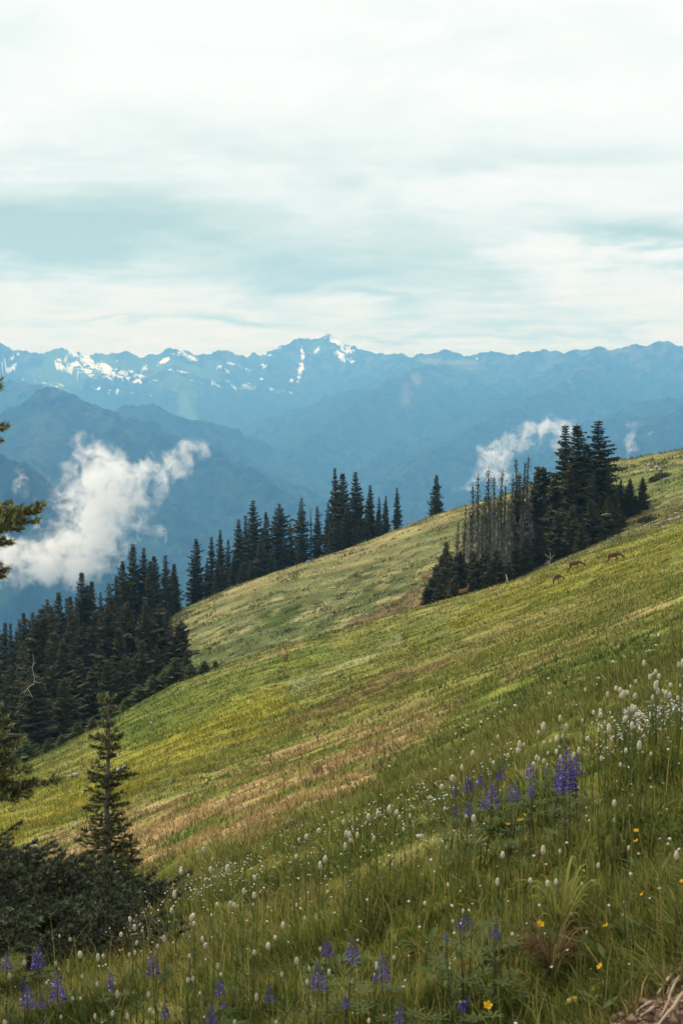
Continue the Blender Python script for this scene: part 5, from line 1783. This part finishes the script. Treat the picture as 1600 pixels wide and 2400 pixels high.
# ------------------------------------------------------------------ cloud wisps in the valley
def cloud_mat(name, blobs, dist, cx, cz, dens, seed, thr=.42, nsc=.026):
    m = bpy.data.materials.new(name)
    m.use_nodes = True
    t = NT(m.node_tree)
    pos = t.n('ShaderNodeTexCoord').outputs['Object']
    wn = t.n('ShaderNodeTexNoise')
    wn.inputs['Scale'].default_value = nsc * .8
    wn.inputs['Detail'].default_value = 3
    t.l(pos, wn.inputs['Vector'])
    off = t.n('ShaderNodeVectorMath', operation='SUBTRACT')
    t.l(wn.outputs['Color'], off.inputs[0])
    off.inputs[1].default_value = (.5, .5, .5)
    offs = t.n('ShaderNodeVectorMath', operation='SCALE')
    t.l(off.outputs[0], offs.inputs[0])
    offs.inputs['Scale'].default_value = 60
    wp = t.n('ShaderNodeVectorMath', operation='ADD')
    t.l(pos, wp.inputs[0])
    t.l(offs.outputs[0], wp.inputs[1])
    total = None
    k = dist / F
    for (px, py, rx, ry, am) in blobs:
        sub = t.n('ShaderNodeVectorMath', operation='SUBTRACT')
        t.l(wp.outputs[0], sub.inputs[0])
        sub.inputs[1].default_value = ((px - cx) * k, 0, -(py - cz) * k)
        dv = t.n('ShaderNodeVectorMath', operation='MULTIPLY')
        t.l(sub.outputs[0], dv.inputs[0])
        dv.inputs[1].default_value = (1 / (rx * k), 1 / (max(18, min(rx, ry) * 1.1) * k), 1 / (ry * k))
        ln = t.n('ShaderNodeVectorMath', operation='DOT_PRODUCT')
        t.l(dv.outputs[0], ln.inputs[0])
        t.l(dv.outputs[0], ln.inputs[1])
        g = t.m('MULTIPLY', t.m('EXPONENT', t.m('MULTIPLY', ln.outputs['Value'], -1.0)), am)
        total = g if total is None else t.m('ADD', total, g)
    nz = t.noise(wp.outputs[0], nsc, 7, .68)
    nz = t.m('MULTIPLY', t.m('SUBTRACT', nz, .52), 7.0)
    den_ = t.m('SUBTRACT', t.m('ADD', t.m('MINIMUM', total, 1.4), t.m('MULTIPLY', nz, t.m('MINIMUM', t.m('MULTIPLY', total, 2.0), 1.0))), thr)
    den_ = t.m('MULTIPLY', t.m('MAXIMUM', den_, 0.0), dens)
    pv_ = t.n('ShaderNodeVolumePrincipled')
    pv_.inputs['Color'].default_value = (1, 1, 1, 1)
    pv_.inputs['Anisotropy'].default_value = .2
    t.l(den_, pv_.inputs['Density'])
    o_ = t.n('ShaderNodeOutputMaterial')
    t.l(pv_.outputs[0], o_.inputs['Volume'])
    return m


def valley_cloud(blobs, dist, cx, cy, label, dens, seed=0, **kw):
    az_ = math.atan((cx - 800) / F)
    x, y = dist * math.sin(az_), dist * math.cos(az_)
    z = EYE + dist * float(tan_at(az_, cy))
    k = dist / F
    x0 = min(b[0] - b[2] * 2.0 for b in blobs) - cx
    x1 = max(b[0] + b[2] * 2.0 for b in blobs) - cx
    y0 = min(b[1] - b[3] * 2.0 for b in blobs) - cy
    y1 = max(b[1] + b[3] * 2.0 for b in blobs) - cy
    dp = max(20, max(min(b[2], b[3]) for b in blobs) * 1.1) * 2
    m = cloud_mat('cloud_vapour', blobs, dist, cx, cy, dens, seed, **kw)
    v = [(a * k, b * k, -c * k) for a in (x0, x1) for b in (-dp, dp) for c in (y1, y0)]
    me = bpy.data.meshes.new('cloud')
    me.from_pydata(v, [], [(0, 1, 3, 2), (4, 6, 7, 5), (0, 4, 5, 1), (2, 3, 7, 6), (0, 2, 6, 4), (1, 5, 7, 3)])
    o = link('cloud', me, m)
    o.location = (x, y, z)
    tag(o, kind='stuff')
    return o


valley_cloud([(235, 1110, 55, 75, 1), (215, 1220, 75, 80, 1.1), (290, 1130, 80, 55, .8), (150, 1285, 80, 40, .95), (60, 1320, 100, 36, .9), (120, 1345, 90, 38, .9), (205, 1315, 75, 40, .9), (0, 1330, 50, 50, .8), (60, 1270, 60, 14, .5), (300, 1200, 60, 60, .5), (355, 1120, 55, 38, .55), (450, 1058, 50, 26, .8),
              (405, 1090, 55, 30, .6), (130, 1130, 40, 26, .5), (50, 1135, 20, 45, .95), (350, 1250, 45, 24, .55), (90, 1215, 22, 40, .5), (510, 1215, 36, 11, .4), (20, 1285, 50, 40, .6), (195, 1050, 22, 26, .5)],
             3100, 240, 1200, '', .042, 1)
valley_cloud([(1290, 1000, 26, 26, .9), (1255, 1012, 40, 24, 1), (1210, 1035, 42, 24, 1), (1170, 1062, 36, 26, 1), (1150, 1100, 32, 30, .9), (1180, 1125, 30, 26, .7), (1110, 1130, 30, 22, .5), (1330, 1015, 22, 30, .9), (1310, 1060, 14, 36, .5), (1080, 1150, 26, 12, .4)],
             3300, 1210, 1070, '', .05, 2, nsc=.035)
valley_cloud([(1490, 995, 18, 10, .9), (1478, 1020, 12, 22, .9), (1482, 1050, 14, 18, .6), (1525, 1012, 24, 6, .45)], 3400, 1490, 1025, '', .036, 3, nsc=.05)
# ------------------------------------------------------------------ the air
HAZE_D = 1.32e-4
def closed_box(name, x0, x1, y0, y1, z0, z1, mat):
    v = [(x, y, z) for x in (x0, x1) for y in (y0, y1) for z in (z0, z1)]
    f = [(0, 1, 3, 2), (4, 6, 7, 5), (0, 4, 5, 1), (2, 3, 7, 6), (0, 2, 6, 4), (1, 5, 7, 3)]
    me = bpy.data.meshes.new(name)
    me.from_pydata(v, [], f)
    me.update()
    return link(name, me, mat)
M_haze = bpy.data.materials.new('haze')
M_haze.use_nodes = True
t = NT(M_haze.node_tree)
pv = t.n('ShaderNodeVolumePrincipled')
pv.inputs["Color"].default_value = (.19, .53, 1.0, 1)
pv.inputs["Absorption Color"].default_value = (1, 1, 1, 1)
pv.inputs['Density'].default_value = HAZE_D
pv.inputs['Anisotropy'].default_value = 0.0
out = t.n('ShaderNodeOutputMaterial')
t.l(pv.outputs[0], out.inputs['Volume'])
zmin = float(min(mz.min(), gz.min())) - 5
zmax = float(max(mz.max(), 60)) + 40
hb = closed_box('haze', -10500, 10500, -3400, 13700, zmin, zmax, M_haze)
tag(hb, kind='stuff')
